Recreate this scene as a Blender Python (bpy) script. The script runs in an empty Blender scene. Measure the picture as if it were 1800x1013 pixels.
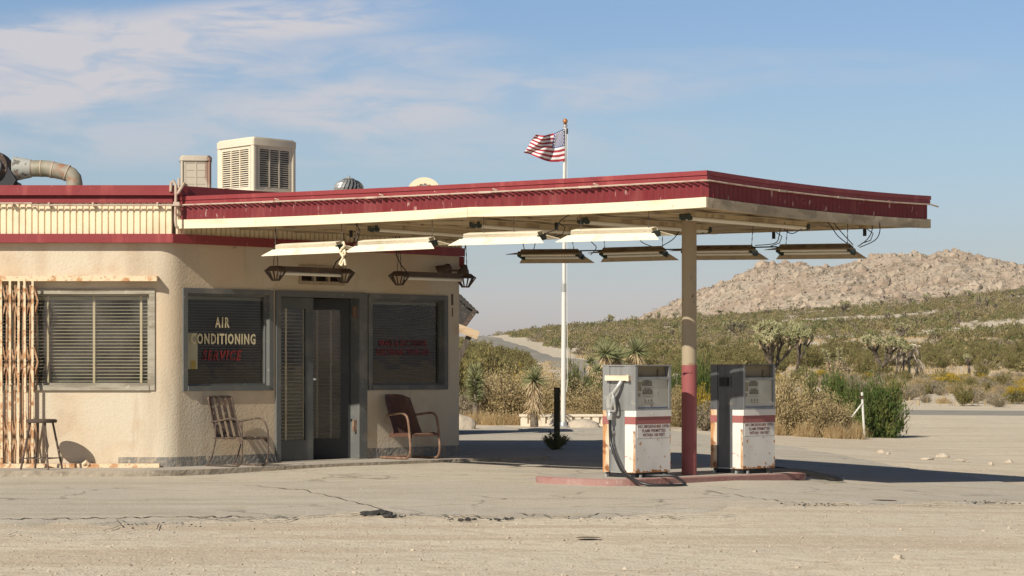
import bpy, bmesh, math, random
import numpy as np
from mathutils import Matrix, Vector, noise

random.seed(7)
F, HOR, EYE = 4300.0, 642.0, 1.3          # photo focal length and horizon row (1800 px wide), eye height in metres
SC = bpy.context.scene
COL = SC.collection


def P(px, py, d):
    """the place that a point of the photo shows, d metres in front of the camera"""
    return Vector(((px - 900) / F * d, d, EYE + (HOR - py) / F * d))


def smooth(a, b, x):
    t = max(0.0, min(1.0, (x - a) / (b - a)))
    return t * t * (3 - 2 * t)


# ------------------------------------------------------------------ mesh builder
class MB:
    def __init__(self, M=None):
        self.v, self.f, self.m = [], [], []
        self.M = M

    def add(self, vs, fs, mi=0):
        b = len(self.v)
        if self.M is not None:
            vs = [self.M @ Vector(p) for p in vs]
        self.v += [tuple(p) for p in vs]
        self.f += [tuple(i + b for i in q) for q in fs]
        self.m += [mi] * len(fs)

    def quad(self, a, b, c, d, mi=0):
        self.add([a, b, c, d], [(0, 1, 2, 3)], mi)

    def box(self, x0, x1, y0, y1, z0, z1, mi=0):
        self.add([(x0, y0, z0), (x1, y0, z0), (x1, y1, z0), (x0, y1, z0), (x0, y0, z1), (x1, y0, z1), (x1, y1, z1), (x0, y1, z1)],
                 [(3, 2, 1, 0), (4, 5, 6, 7), (0, 1, 5, 4), (1, 2, 6, 5), (2, 3, 7, 6), (3, 0, 4, 7)], mi)

    def rbox(self, x0, x1, y0, y1, z0, z1, r, n=3, mi=0):
        """box with rounded vertical edges"""
        pts = []
        for cx, cy, a0 in ((x1 - r, y1 - r, 0), (x0 + r, y1 - r, 90), (x0 + r, y0 + r, 180), (x1 - r, y0 + r, 270)):
            for k in range(n + 1):
                a = math.radians(a0 + 90 * k / n)
                pts.append((cx + r * math.cos(a), cy + r * math.sin(a)))
        self.prism(pts, z0, z1, mi)

    def prism(self, pts, z0, z1, mi=0):
        n = len(pts)
        self.add([(x, y, z0) for x, y in pts] + [(x, y, z1) for x, y in pts],
                 [tuple(range(n))[::-1], tuple(range(n, 2 * n))] + [(i, (i + 1) % n, n + (i + 1) % n, n + i) for i in range(n)], mi)

    def prism_y(self, pts, y0, y1, mi=0):
        """outline in x,z swept along y"""
        n = len(pts)
        self.add([(x, y0, z) for x, z in pts] + [(x, y1, z) for x, z in pts],
                 [tuple(range(n)), tuple(range(n, 2 * n))[::-1]] + [(i, n + i, n + (i + 1) % n, (i + 1) % n) for i in range(n)], mi)

    def prism_x(self, pts, x0, x1, mi=0):
        """outline in y,z swept along x"""
        n = len(pts)
        self.add([(x0, y, z) for y, z in pts] + [(x1, y, z) for y, z in pts],
                 [tuple(range(n)), tuple(range(n, 2 * n))[::-1]] + [(i, n + i, n + (i + 1) % n, (i + 1) % n) for i in range(n)], mi)

    def tube(self, pts, r, n=8, caps=True, mi=0, flat=1.0):
        pts = [Vector(p) for p in pts]
        rs = r if isinstance(r, (list, tuple)) else [r] * len(pts)
        vs, fs = [], []
        up = None
        for i, p in enumerate(pts):
            t = (pts[min(i + 1, len(pts) - 1)] - pts[max(i - 1, 0)])
            if t.length < 1e-9:
                t = Vector((0, 0, 1))
            t.normalize()
            if up is None:
                up = Vector((0, 0, 1)) if abs(t.z) < .9 else Vector((1, 0, 0))
            a = up - t * up.dot(t)
            if a.length < 1e-6:
                a = Vector((1, 0, 0)) - t * t.x
            a.normalize()
            up = a
            b = t.cross(a)
            for k in range(n):
                c = 2 * math.pi * (k + .5) / n
                vs.append(p + (a * math.cos(c) + b * (math.sin(c) * flat)) * rs[i])
        for i in range(len(pts) - 1):
            for k in range(n):
                fs.append((i * n + k, i * n + (k + 1) % n, (i + 1) * n + (k + 1) % n, (i + 1) * n + k))
        if caps:
            fs.append(tuple(range(n))[::-1])
            fs.append(tuple(range((len(pts) - 1) * n, len(pts) * n)))
        self.add(vs, fs, mi)

    def bar(self, a, b, w, h, mi=0, up=(0, 0, 1)):
        """straight bar of rectangular section from a to b"""
        a, b = Vector(a), Vector(b)
        t = (b - a).normalized()
        up = Vector(up)
        if abs(t.dot(up)) > .97:
            up = Vector((1, 0, 0))
        s = t.cross(up).normalized()
        u = s.cross(t)
        vs = []
        for p in (a, b):
            for i, j in ((-1, -1), (1, -1), (1, 1), (-1, 1)):
                vs.append(p + s * (i * w / 2) + u * (j * h / 2))
        self.add(vs, [(3, 2, 1, 0), (4, 5, 6, 7), (0, 1, 5, 4), (1, 2, 6, 5), (2, 3, 7, 6), (3, 0, 4, 7)], mi)

    def lathe(self, prof, n=16, c=(0, 0, 0), mi=0):
        vs, fs = [], []
        for r, z in prof:
            for k in range(n):
                a = 2 * math.pi * k / n
                vs.append((c[0] + r * math.cos(a), c[1] + r * math.sin(a), c[2] + z))
        for i in range(len(prof) - 1):
            for k in range(n):
                fs.append((i * n + k, i * n + (k + 1) % n, (i + 1) * n + (k + 1) % n, (i + 1) * n + k))
        fs.append(tuple(range(n))[::-1])
        fs.append(tuple(range((len(prof) - 1) * n, len(prof) * n)))
        self.add(vs, fs, mi)

    def build(self, name, mats, parent=None, world=False, smooth=None, fix=True, jitter=0):
        me = bpy.data.meshes.new(name)
        me.from_pydata(self.v, [], self.f)
        if not isinstance(mats, (list, tuple)):
            mats = [mats]
        for m in mats:
            me.materials.append(m)
        if len(mats) > 1:
            me.polygons.foreach_set('material_index', self.m)
        if fix and len(self.f) < 30000:
            bm = bmesh.new()
            bm.from_mesh(me)
            bmesh.ops.recalc_face_normals(bm, faces=bm.faces)
            bm.to_mesh(me)
            bm.free()
        if smooth:
            me.polygons.foreach_set('use_smooth', [True] * len(me.polygons))
            me.set_sharp_from_angle(angle=math.radians(smooth))
        me.update()
        return link(name, me, parent, world)


def link(name, me, parent=None, world=False):
    o = bpy.data.objects.new(name, me)
    COL.objects.link(o)
    if parent is not None:
        o.parent = parent
        if world:
            o.location = -parent.location
    return o


def mesh_np(name, V, Q, mats, mi=None, parent=None, world=False, smooth=False):
    """fast mesh from arrays: V (n,3), Q (m,k) all faces with k corners"""
    me = bpy.data.meshes.new(name)
    n, (m, k) = len(V), Q.shape
    me.vertices.add(n)
    me.vertices.foreach_set('co', np.asarray(V, np.float32).ravel())
    me.loops.add(m * k)
    me.loops.foreach_set('vertex_index', np.asarray(Q, np.int32).ravel())
    me.polygons.add(m)
    me.polygons.foreach_set('loop_start', np.arange(0, m * k, k, dtype=np.int32))
    try:
        me.polygons.foreach_set('loop_total', np.full(m, k, np.int32))
    except Exception:
        pass
    for mm in (mats if isinstance(mats, (list, tuple)) else [mats]):
        me.materials.append(mm)
    if mi is not None:
        me.polygons.foreach_set('material_index', np.asarray(mi, np.int32))
    me.update(calc_edges=True)
    me.polygons.foreach_set('use_smooth', np.full(m, bool(smooth)))
    me.validate()
    return link(name, me, parent, world)


def thing(name, label, cat, loc=(0, 0, 0), rz=0.0, group=None):
    o = bpy.data.objects.new(name, None)
    o.empty_display_size = .2
    COL.objects.link(o)
    o.location = loc
    o.rotation_euler = (0, 0, rz)
    return tag(o, label, cat, group)


def tag(o, label, cat, group=None, kind=None):
    if label:
        o['label'] = label
    if cat:
        o['category'] = cat
    if group:
        o['group'] = group
    if kind:
        o['kind'] = kind
    return o


def struct(o, label=None):
    o['kind'] = 'structure'
    if label:
        o['label'] = label
    return o


def dup(o, loc=None, rz=None, parent=None, scale=None):
    c = o.copy()
    COL.objects.link(c)
    if parent is not None:
        c.parent = parent
    if loc is not None:
        c.location = loc
    if rz is not None:
        c.rotation_euler = (0, 0, rz)
    if scale is not None:
        c.scale = scale if hasattr(scale, '__len__') else (scale,) * 3
    for ch in [x for x in o.children]:
        dup(ch, parent=c)
    return c


def text_mesh(s, size, bold=0.0, shear=0.0, spacing=1.0, depth=.001):
    cu = bpy.data.curves.new('t', 'FONT')
    cu.body = s
    cu.size = size
    cu.align_x = 'CENTER'
    cu.align_y = 'CENTER'
    cu.offset = bold
    cu.shear = shear
    cu.space_character = spacing
    cu.extrude = depth
    cu.resolution_u = 2
    o = bpy.data.objects.new('t', cu)
    COL.objects.link(o)
    dg = bpy.context.evaluated_depsgraph_get()
    me = o.evaluated_get(dg).to_mesh()
    vs = [v.co.copy() for v in me.vertices]
    fs = [tuple(p.vertices) for p in me.polygons]
    o.evaluated_get(dg).to_mesh_clear()
    bpy.data.objects.remove(o)
    bpy.data.curves.remove(cu)
    return vs, fs


def smooth_path(pts, n=6):
    pts = [Vector(p) for p in pts]
    out = []
    for i in range(len(pts) - 1):
        p0, p1_, p2_, p3 = (pts[max(min(i + k, len(pts) - 1), 0)] for k in (-1, 0, 1, 2))
        for k in range(n):
            t = k / n
            out.append(.5 * ((2 * p1_) + (p2_ - p0) * t + (2 * p0 - 5 * p1_ + 4 * p2_ - p3) * t * t + (3 * p1_ - p0 - 3 * p2_ + p3) * t ** 3))
    return out + [pts[-1]]


# ------------------------------------------------------------------ materials
def mat(name, base, rough=.7, metal=0.0, layers=(), bump=None, spec=.3, coord='Object', bump2=None, translucent=0.0):
    """base colour, then layers (scale or (sx,sy,sz), lo, hi, colour[, detail[, distortion]]) mixed over it where noise lies between lo and hi"""
    m = bpy.data.materials.new(name)
    m.use_nodes = True
    nt = m.node_tree
    N, L = nt.nodes, nt.links
    b = N['Principled BSDF']
    b.inputs['Roughness'].default_value = rough
    b.inputs['Metallic'].default_value = metal
    b.inputs['Specular IOR Level'].default_value = spec
    tc = N.new('ShaderNodeTexCoord')

    def nz(scale, detail=4.0, dist=0.0, off=0.0):
        mp = N.new('ShaderNodeMapping')
        L.new(tc.outputs[coord], mp.inputs['Vector'])
        mp.inputs['Location'].default_value = (off * 3.1, off * 1.7, off * 2.3)
        t = N.new('ShaderNodeTexNoise')
        t.inputs['Detail'].default_value = detail
        t.inputs['Distortion'].default_value = dist
        if hasattr(scale, '__len__'):
            mp.inputs['Scale'].default_value = scale
            t.inputs['Scale'].default_value = 1.0
        else:
            t.inputs['Scale'].default_value = scale
        L.new(mp.outputs[0], t.inputs['Vector'])
        return t.outputs['Fac']

    rgb = N.new('ShaderNodeRGB')
    rgb.outputs[0].default_value = (*base, 1)
    cur = rgb.outputs[0]
    for i, la in enumerate(layers):
        sc, lo, hi, col = la[:4]
        f = nz(sc, la[4] if len(la) > 4 else 5.0, la[5] if len(la) > 5 else 0.0, i + 1.3)
        mr = N.new('ShaderNodeMapRange')
        mr.interpolation_type = 'SMOOTHSTEP'
        mr.inputs['From Min'].default_value = lo
        mr.inputs['From Max'].default_value = hi
        L.new(f, mr.inputs['Value'])
        mx = N.new('ShaderNodeMix')
        mx.data_type = 'RGBA'
        L.new(mr.outputs[0], mx.inputs['Factor'])
        L.new(cur, mx.inputs['A'])
        mx.inputs['B'].default_value = (*col, 1)
        cur = mx.outputs['Result']
    L.new(cur, b.inputs['Base Color'])
    nrm = None
    for bp in (bump, bump2):
        if bp:
            bn = N.new('ShaderNodeBump')
            bn.inputs['Strength'].default_value = bp[1]
            bn.inputs['Distance'].default_value = bp[2]
            L.new(nz(bp[0], bp[3] if len(bp) > 3 else 3.0), bn.inputs['Height'])
            if nrm is not None:
                L.new(nrm, bn.inputs['Normal'])
            nrm = bn.outputs[0]
    if nrm is not None:
        L.new(nrm, b.inputs['Normal'])
    m['_b'] = 1
    return m


def leaf_mat(name, c1, c2, scale=1.5, rough=.75, trans=.25):
    """leaf colour that varies from clump to clump, lets some light through"""
    m = mat(name, c1, rough, layers=[(scale, .38, .62, c2, 2.0)], spec=.15)
    nt = m.node_tree
    N, L = nt.nodes, nt.links
    b = N['Principled BSDF']
    out = N['Material Output']
    tr = N.new('ShaderNodeBsdfTranslucent')
    L.new(b.inputs['Base Color'].links[0].from_socket, tr.inputs['Color'])
    mx = N.new('ShaderNodeMixShader')
    mx.inputs[0].default_value = trans
    L.new(b.outputs[0], mx.inputs[1])
    L.new(tr.outputs[0], mx.inputs[2])
    L.new(mx.outputs[0], out.inputs['Surface'])
    return m


def glass_mat(name, tint=(.86, .86, .83), dirt=.06, refl=.05):
    m = bpy.data.materials.new(name)
    m.use_nodes = True
    nt = m.node_tree
    N, L = nt.nodes, nt.links
    N.remove(N['Principled BSDF'])
    out = N['Material Output']
    t = N.new('ShaderNodeBsdfTransparent')
    t.inputs[0].default_value = (*tint, 1)
    g = N.new('ShaderNodeBsdfGlossy')
    g.inputs['Roughness'].default_value = .015
    g.inputs['Color'].default_value = (.9, .9, .9, 1)
    fr = N.new('ShaderNodeFresnel')
    fr.inputs['IOR'].default_value = 1.5
    ad = N.new('ShaderNodeMath')
    ad.operation = 'ADD'
    ad.inputs[1].default_value = refl
    L.new(fr.outputs[0], ad.inputs[0])
    tc = N.new('ShaderNodeTexCoord')
    wv = N.new('ShaderNodeTexNoise')
    wv.inputs['Scale'].default_value = 1.6
    L.new(tc.outputs['Object'], wv.inputs['Vector'])
    bp = N.new('ShaderNodeBump')
    bp.inputs['Strength'].default_value = .08
    bp.inputs['Distance'].default_value = .05
    L.new(wv.outputs['Fac'], bp.inputs['Height'])
    L.new(bp.outputs[0], g.inputs['Normal'])
    ge = N.new('ShaderNodeNewGeometry')
    fb = N.new('ShaderNodeMath')
    fb.operation = 'SUBTRACT'
    fb.inputs[0].default_value = 1
    L.new(ge.outputs['Backfacing'], fb.inputs[1])
    fm = N.new('ShaderNodeMath')
    fm.operation = 'MULTIPLY'
    L.new(ad.outputs[0], fm.inputs[0])
    L.new(fb.outputs[0], fm.inputs[1])
    mx = N.new('ShaderNodeMixShader')
    L.new(fm.outputs[0], mx.inputs[0])
    L.new(t.outputs[0], mx.inputs[1])
    L.new(g.outputs[0], mx.inputs[2])
    d = N.new('ShaderNodeBsdfDiffuse')
    d.inputs[0].default_value = (.5, .48, .42, 1)
    n2 = N.new('ShaderNodeTexNoise')
    n2.inputs['Scale'].default_value = 2.5
    n2.inputs['Detail'].default_value = 8
    L.new(tc.outputs['Object'], n2.inputs['Vector'])
    mr = N.new('ShaderNodeMapRange')
    mr.inputs['From Min'].default_value = .4
    mr.inputs['From Max'].default_value = .75
    mr.inputs['To Max'].default_value = dirt * 2
    L.new(n2.outputs['Fac'], mr.inputs['Value'])
    m2 = N.new('ShaderNodeMixShader')
    L.new(mr.outputs[0], m2.inputs[0])
    L.new(mx.outputs[0], m2.inputs[1])
    L.new(d.outputs[0], m2.inputs[2])
    L.new(m2.outputs[0], out.inputs['Surface'])
    return m


RUST = (.20, .075, .03)
M = {}
M['stucco'] = mat('stucco', (.60, .53, .41), .9, layers=[((1.3, 1.3, .16), .56, .70, (.47, .39, .29)), ((2.2, 2.2, .35), .52, .72, (.53, .435, .315)), ((9, 9, .8), .60, .78, (.50, .41, .30)), (.9, .42, .72, (.59, .465, .32)), (2.6, .56, .75, (.52, .41, .29)), ((3, 3, .7), .6, .8, (.45, .37, .275)), (1.1, .66, .76, (.62, .50, .34)), (38, .5, .75, (.58, .475, .345)), (6, .70, .74, (.32, .26, .2))],
                  bump=(34, .20, .03, 5), bump2=(80, .22, .012))
M['skirt'] = mat('skirting_paint', (.23, .22, .20), .9, layers=[(5, .45, .65, (.33, .29, .235)), (14, .55, .7, (.45, .38, .29))], bump=(26, .5, .04))
M['cream'] = mat('cream_paint', (.79, .68, .48), .55, layers=[(3, .5, .75, (.70, .58, .39)), (18, .66, .78, (.5, .38, .24))], bump=(9, .12, .01))
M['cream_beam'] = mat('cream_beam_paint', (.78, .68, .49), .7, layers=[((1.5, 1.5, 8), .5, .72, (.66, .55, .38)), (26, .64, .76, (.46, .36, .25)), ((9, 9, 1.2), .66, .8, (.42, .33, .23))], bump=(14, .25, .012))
M['red'] = mat('red_paint', (.25, .038, .042), .55, layers=[(2.2, .45, .7, (.235, .03, .034)), ((6, 6, 1), .55, .72, (.33, .065, .062)), (30, .68, .76, (.5, .3, .26)), (9, .62, .8, (.18, .026, .028))], bump=(16, .18, .012), spec=.35)
M['red_corr'] = mat('red_corrugated_paint', (.205, .032, .037), .5, layers=[(3, .45, .7, (.20, .025, .03)), ((4, 4, .8), .52, .70, (.26, .06, .06)), ((22, 22, 7), .62, .70, (.50, .30, .26)), ((6, 6, 1.5), .62, .8, (.15, .02, .024))], bump=(20, .2, .012), spec=.4)
M['trim'] = mat('grey_trim_paint', (.125, .13, .125), .6, layers=[(4, .5, .75, (.19, .18, .16)), (22, .64, .75, (.32, .28, .22))], bump=(20, .2, .01))
M['wood_frame'] = mat('weathered_sill_paint', (.36, .33, .26), .8, layers=[((2, 2, 16), .45, .65, (.24, .21, .16)), (20, .6, .75, (.5, .45, .36))], bump=(16, .3, .012))
M['door_shaded'] = mat('shaded_door_paint', (.035, .037, .038), .5, layers=[(3, .45, .75, (.05, .05, .048)), (14, .68, .8, (.12, .10, .08))], bump=(18, .15, .008))  # darker copy of the door paint: doorway shade put into the colour
M['door'] = mat('door_paint', (.085, .09, .085), .5, layers=[(3, .45, .75, (.13, .13, .12)), (14, .68, .8, (.2, .17, .13))], bump=(18, .15, .008))
M['slat'] = mat('blind_slats', (.58, .55, .42), .6, layers=[(1.3, .5, .75, (.45, .42, .32))])
M['slat_shaded'] = mat('shaded_blind_slats', (.13, .12, .095), .6)  # blinds of the right leaf, darkened along with its painted shade
M['slat_dark'] = mat('dark_blind_slats', (.22, .21, .165), .6, layers=[(1.3, .5, .75, (.18, .17, .14))])
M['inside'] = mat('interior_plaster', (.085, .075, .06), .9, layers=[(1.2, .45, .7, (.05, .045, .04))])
M['glass'] = glass_mat('window_glass', dirt=.015, refl=.0)
M['glass_dusty'] = glass_mat('dusty_window_glass', dirt=.045, refl=.01)
M['glass_clear'] = glass_mat('pump_cover_glass', (.97, .97, .96), dirt=.03, refl=.0)
M['roof'] = mat('roof_gravel', (.35, .31, .26), .95, layers=[(30, .4, .6, (.25, .22, .18))], bump=(60, .5, .02))
M['letter_cream'] = mat('cream_lettering', (.62, .54, .35), .6, layers=[(14, .55, .72, (.42, .36, .22))])
M['letter_red'] = mat('red_lettering', (.22, .022, .022), .6, layers=[(10, .45, .62, (.10, .016, .016))])
M['letter_dkred'] = mat('faded_red_lettering', (.22, .03, .036), .6, layers=[(10, .45, .62, (.10, .018, .02))])
M['paper'] = mat('paper', (.80, .74, .54), .8)
M['yellow'] = mat('yellow_sticker', (.70, .50, .04), .6)
M['soffit'] = mat('soffit_boards', (.50, .40, .26), .85, layers=[((.6, 6, 1), .5, .62, (.36, .28, .18)), (2.2, .55, .7, (.30, .22, .14)), (12, .66, .74, (.1, .08, .06))], bump=(10, .3, .02))
M['gate_rust'] = mat('rusted_gate_iron', (.42, .25, .14), .8, layers=[(8, .45, .62, (.30, .15, .075)), (20, .55, .68, (.58, .42, .27))], bump=(30, .3, .006))
M['gate'] = mat('rusty_gate_paint', (.72, .57, .38), .7, layers=[(9, .48, .62, (.50, .27, .13)), (26, .56, .68, (.34, .15, .06)), (3, .6, .8, (.75, .63, .46))], bump=(30, .3, .006))
M['rust'] = mat('brown_rust', (.08, .058, .047), .75, layers=[(10, .5, .68, (.14, .088, .06)), (32, .6, .72, (.46, .36, .26))], bump=(40, .3, .004))
M['rust_red'] = mat('red_brown_enamel', (.105, .052, .036), .5, layers=[((14, 14, 2.5), .5, .66, (.075, .045, .04)), (9, .58, .74, (.24, .105, .05))], bump=(24, .2, .004))
M['rust_tube'] = mat('orange_rust_tube', (.19, .11, .072), .6, layers=[(9, .48, .68, (.32, .21, .145)), (26, .58, .72, (.12, .06, .035))])
M['dark_metal'] = mat('dark_bronze_metal', (.075, .05, .035), .6, layers=[(9, .5, .7, (.14, .085, .05))])
M['tube_white'] = mat('fluorescent_tube', (.78, .74, .64), .3)
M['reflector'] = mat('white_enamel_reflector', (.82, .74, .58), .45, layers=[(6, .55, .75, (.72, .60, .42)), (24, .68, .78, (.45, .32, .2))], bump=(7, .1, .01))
M['reflector_shaded'] = mat('shaded_enamel_reflector', (.36, .28, .18), .6, layers=[(6, .45, .7, (.24, .175, .105)), (24, .62, .74, (.14, .10, .06))], bump=(7, .1, .01))  # darker copy of the white enamel: shade under the canopy painted in
M['socket'] = mat('green_black_socket', (.03, .045, .035), .4)
M['wire'] = mat('dark_cable', (.025, .022, .02), .7)
M['chain'] = mat('dull_chain', (.10, .085, .07), .6, .5)
M['pipe'] = mat('painted_conduit', (.50, .40, .31), .6, layers=[(8, .5, .7, (.40, .24, .2))])
M['cooler'] = mat('beige_cooler_enamel', (.72, .64, .50), .55, layers=[(2.4, .55, .75, (.62, .53, .40)), (7, .63, .74, (.36, .25, .18)), (30, .68, .76, (.35, .22, .14))], bump=(10, .1, .01))
M['cooler_rust'] = mat('rusted_cooler_enamel', (.52, .46, .37), .7, layers=[((5, 5, 1.4), .555, .65, (.30, .19, .14)), (2.2, .62, .70, (.33, .22, .165)), (30, .62, .74, (.6, .54, .45))], bump=(16, .2, .01))
M['pad'] = mat('cooler_pad', (.06, .05, .04), .95, layers=[(5, .5, .7, (.17, .13, .09))])
M['duct'] = mat('weathered_duct', (.34, .31, .24), .6, .1, layers=[(3.2, .48, .6, (.25, .23, .16)), (4.4, .58, .68, (.36, .19, .12)), (9, .62, .72, (.52, .46, .36))], bump=(14, .15, .01))
M['duct_grey'] = mat('peeling_grey_duct', (.42, .42, .38), .65, .1, layers=[(18, .56, .62, (.16, .15, .13)), (7, .62, .7, (.36, .2, .13))])
M['blower'] = mat('dark_blower_steel', (.045, .045, .05), .6, .2, layers=[(4, .5, .7, (.12, .075, .055))])
M['galv'] = mat('galvanised_steel', (.55, .55, .52), .35, .6, layers=[(6, .5, .7, (.42, .42, .4))])
M['black'] = mat('black_paint', (.02, .02, .022), .6)
M['white_pole'] = mat('white_pole_paint', (.70, .68, .62), .5, layers=[((8, 8, 1.5), .55, .7, (.48, .46, .41)), (18, .7, .78, (.35, .25, .17))])
M['gold'] = mat('copper_ball', (.48, .20, .08), .4, .4)
M['flag_red'] = mat('flag_red', (.36, .035, .05), .85)
M['flag_white'] = mat('flag_white', (.74, .72, .70), .85)
M['flag_blue'] = mat('flag_blue', (.055, .075, .24), .85)
M['post_cream'] = mat('post_cream_paint', (.37, .30, .205), .7, layers=[((6, 6, 1.2), .5, .7, (.36, .28, .19)), ((22, 22, 9), .66, .72, (.10, .06, .05)), (4, .64, .72, (.28, .17, .11))], bump=(16, .15, .006))
M['post_red'] = mat('post_red_paint', (.30, .092, .09), .6, layers=[(5, .5, .7, (.26, .08, .078)), (24, .68, .76, (.2, .06, .06))])
M['pump_steel'] = mat('brushed_pump_steel', (.31, .31, .30), .45, .4, layers=[((12, 12, 1.5), .45, .7, (.25, .25, .24)), (8, .62, .75, (.40, .38, .33))])
M['pump_dark'] = mat('charcoal_pump_panel', (.115, .118, .122), .5, .2, layers=[((10, 10, 1.5), .5, .7, (.085, .087, .09)), (7, .66, .76, (.2, .18, .15))])
M['pump_white'] = mat('white_pump_enamel', (.72, .69, .64), .45, layers=[(1.6, .5, .75, (.64, .60, .54)), (13, .655, .70, (.42, .20, .09)), (44, .68, .73, (.35, .16, .07))], bump=(8, .08, .01))
M['pump_rusty'] = mat('rust_stained_pump_enamel', (.66, .53, .38), .6, layers=[((9, 9, 1.6), .42, .60, (.50, .25, .10)), (9, .52, .64, (.27, .11, .045))])
M['pump_red'] = mat('faded_red_band', (.33, .12, .11), .6, layers=[(7, .5, .7, (.33, .11, .10)), (30, .68, .76, (.5, .3, .25))])
M['pump_face'] = mat('pump_display_face', (.62, .61, .55), .35, layers=[(3, .45, .7, (.54, .52, .46)), (14, .62, .75, (.44, .40, .33))])
M['pump_inner'] = mat('pump_recess', (.27, .22, .14), .7, layers=[(8, .5, .7, (.18, .14, .09))])
M['meter'] = mat('meter_window', (.085, .075, .06), .35, layers=[(30, .5, .6, (.2, .17, .13))])
M['blue'] = mat('blue_edge_strip', (.12, .17, .36), .5)
M['hose'] = mat('black_rubber_hose', (.018, .018, .02), .38, spec=.5)
M['pump_text'] = mat('maroon_print', (.15, .05, .05), .7)
M['rust_base'] = mat('rust_edge', (.36, .16, .06), .8, layers=[(16, .45, .6, (.55, .42, .30)), (30, .55, .7, (.14, .06, .03))])
M['kerb_red'] = mat('faded_red_kerb_paint', (.35, .20, .175), .9, layers=[(4, .48, .68, (.33, .155, .14)), (3, .56, .74, (.41, .30, .25)), (22, .62, .74, (.43, .34, .28))], bump=(24, .4, .015))
M['concrete'] = mat('dusty_concrete', (.42, .38, .32), .9, layers=[(1.1, .45, .7, (.35, .32, .27)), (7, .55, .75, (.30, .27, .23)), (40, .6, .75, (.5, .45, .37))], bump=(30, .4, .015))
M['concrete_step'] = mat('worn_concrete_edge', (.36, .31, .24), .95, layers=[(4, .45, .7, (.24, .205, .16)), (14, .58, .75, (.46, .40, .31))], bump=(14, .7, .03))
M['timber'] = mat('weathered_timber', (.56, .42, .27), .8, layers=[((3, 18, 18), .48, .62, (.42, .30, .18)), (7, .62, .72, (.3, .22, .15))])
M['shingle'] = mat('old_shingles', (.055, .05, .045), .9, layers=[(9, .5, .65, (.10, .09, .08))], bump=(20, .5, .02))
M['shed_wall'] = mat('shed_boards', (.12, .10, .075), .9, layers=[((12, 12, 1), .45, .6, (.08, .065, .05))])
M['olive_post'] = mat('olive_timber_post', (.10, .085, .045), .85, layers=[((20, 20, 2), .48, .62, (.065, .055, .03))])
M['block'] = mat('cream_block', (.70, .62, .49), .9, layers=[(4, .5, .7, (.60, .52, .40)), (22, .6, .75, (.5, .42, .32))], bump=(30, .3, .01))
M['rock'] = mat('tan_rock', (.48, .41, .32), .95, layers=[(2.5, .45, .65, (.38, .32, .25)), (14, .55, .7, (.55, .48, .38))], bump=(9, .6, .05))
M['chunk'] = mat('broken_asphalt', (.045, .043, .04), .95, layers=[(14, .5, .7, (.09, .08, .07))], bump=(20, .6, .03))
M['yucca_leaf'] = leaf_mat('yucca_leaf', (.30, .30, .15), (.19, .215, .10), 6, trans=.1)
M['yucca_dead'] = leaf_mat('dead_yucca_leaf', (.60, .48, .30), (.45, .34, .20), 8, trans=.1)
M['yucca_trunk'] = mat('yucca_trunk', (.20, .165, .125), .95, layers=[((14, 14, 30), .45, .6, (.12, .095, .07))], bump=(30, .8, .03))
M['joshua_leaf'] = leaf_mat('joshua_leaf', (.50, .47, .27), (.34, .34, .17), 1.2, trans=.1)
M['joshua_bark'] = mat('joshua_bark', (.07, .055, .042), .95, layers=[(9, .45, .6, (.14, .11, .08))], bump=(16, .6, .04))
M['dead_wood'] = mat('bleached_dead_wood', (.46, .39, .30), .95, layers=[(.9, .54, .64, (.10, .08, .06)), (3, .5, .7, (.5, .43, .34))])
M['creosote'] = leaf_mat('creosote_leaf', (.20, .185, .065), (.26, .215, .09), 1.4)
M['creosote_green'] = leaf_mat('bright_creosote_leaf', (.155, .165, .06), (.22, .205, .08), 2.2)
M['green'] = leaf_mat('dense_green_leaf', (.085, .13, .034), (.155, .18, .05), 2.5)
M['salt'] = leaf_mat('saltbush_leaf', (.52, .415, .225), (.38, .30, .155), 2.6)
M['sage'] = leaf_mat('grey_sage_leaf', (.37, .31, .21), (.28, .235, .165), 2.0)
M['rabbit'] = leaf_mat('rabbitbrush_leaf', (.28, .25, .11), (.20, .19, .09), 3)
M['bloom'] = leaf_mat('rabbitbrush_bloom', (.52, .36, .03), (.40, .28, .03), 4)
M['straw'] = leaf_mat('dry_straw', (.54, .42, .235), (.46, .32, .16), 3)
M['twig'] = mat('grey_twig', (.16, .125, .085), .95)
# ------------------------------------------------------------------ ground heights
_D = [60, 100, 150, 180, 230, 300, 400, 550, 700, 900, 1400]
_C = [500, 780, 850, 950, 1060, 1150, 1300, 1500, 1800, 2200]
_ROWS = {
    60: [735, 735, 735, 735, 738, 742, 748, 752, 752, 752],
    100: [700, 700, 700, 700, 698, 696, 695, 694, 692, 690],
    150: [668, 668, 668, 672, 674, 674, 672, 673, 674, 672],
    180: [658, 656, 658, 664, 667, 666, 664, 664, 666, 664],
    230: [642, 640, 645, 655, 656, 650, 646, 645, 647, 645],
    300: [626, 625, 630, 642, 640, 632, 627, 622, 618, 614],
    400: [612, 610, 614, 626, 622, 612, 604, 598, 590, 584],
    550: [603, 601, 600, 600, 592, 584, 575, 566, 550, 540],
    700: [596, 594, 593, 581, 573, 565, 557, 542, 514, 504],
    900: [606, 604, 603, 591, 583, 575, 567, 552, 524, 514],
    1400: [625, 625, 625, 620, 612, 606, 600, 590, 570, 560],
}
_Z = np.array([[EYE + (HOR - r) / F * d for r in _ROWS[d]] for d in _D])


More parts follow.
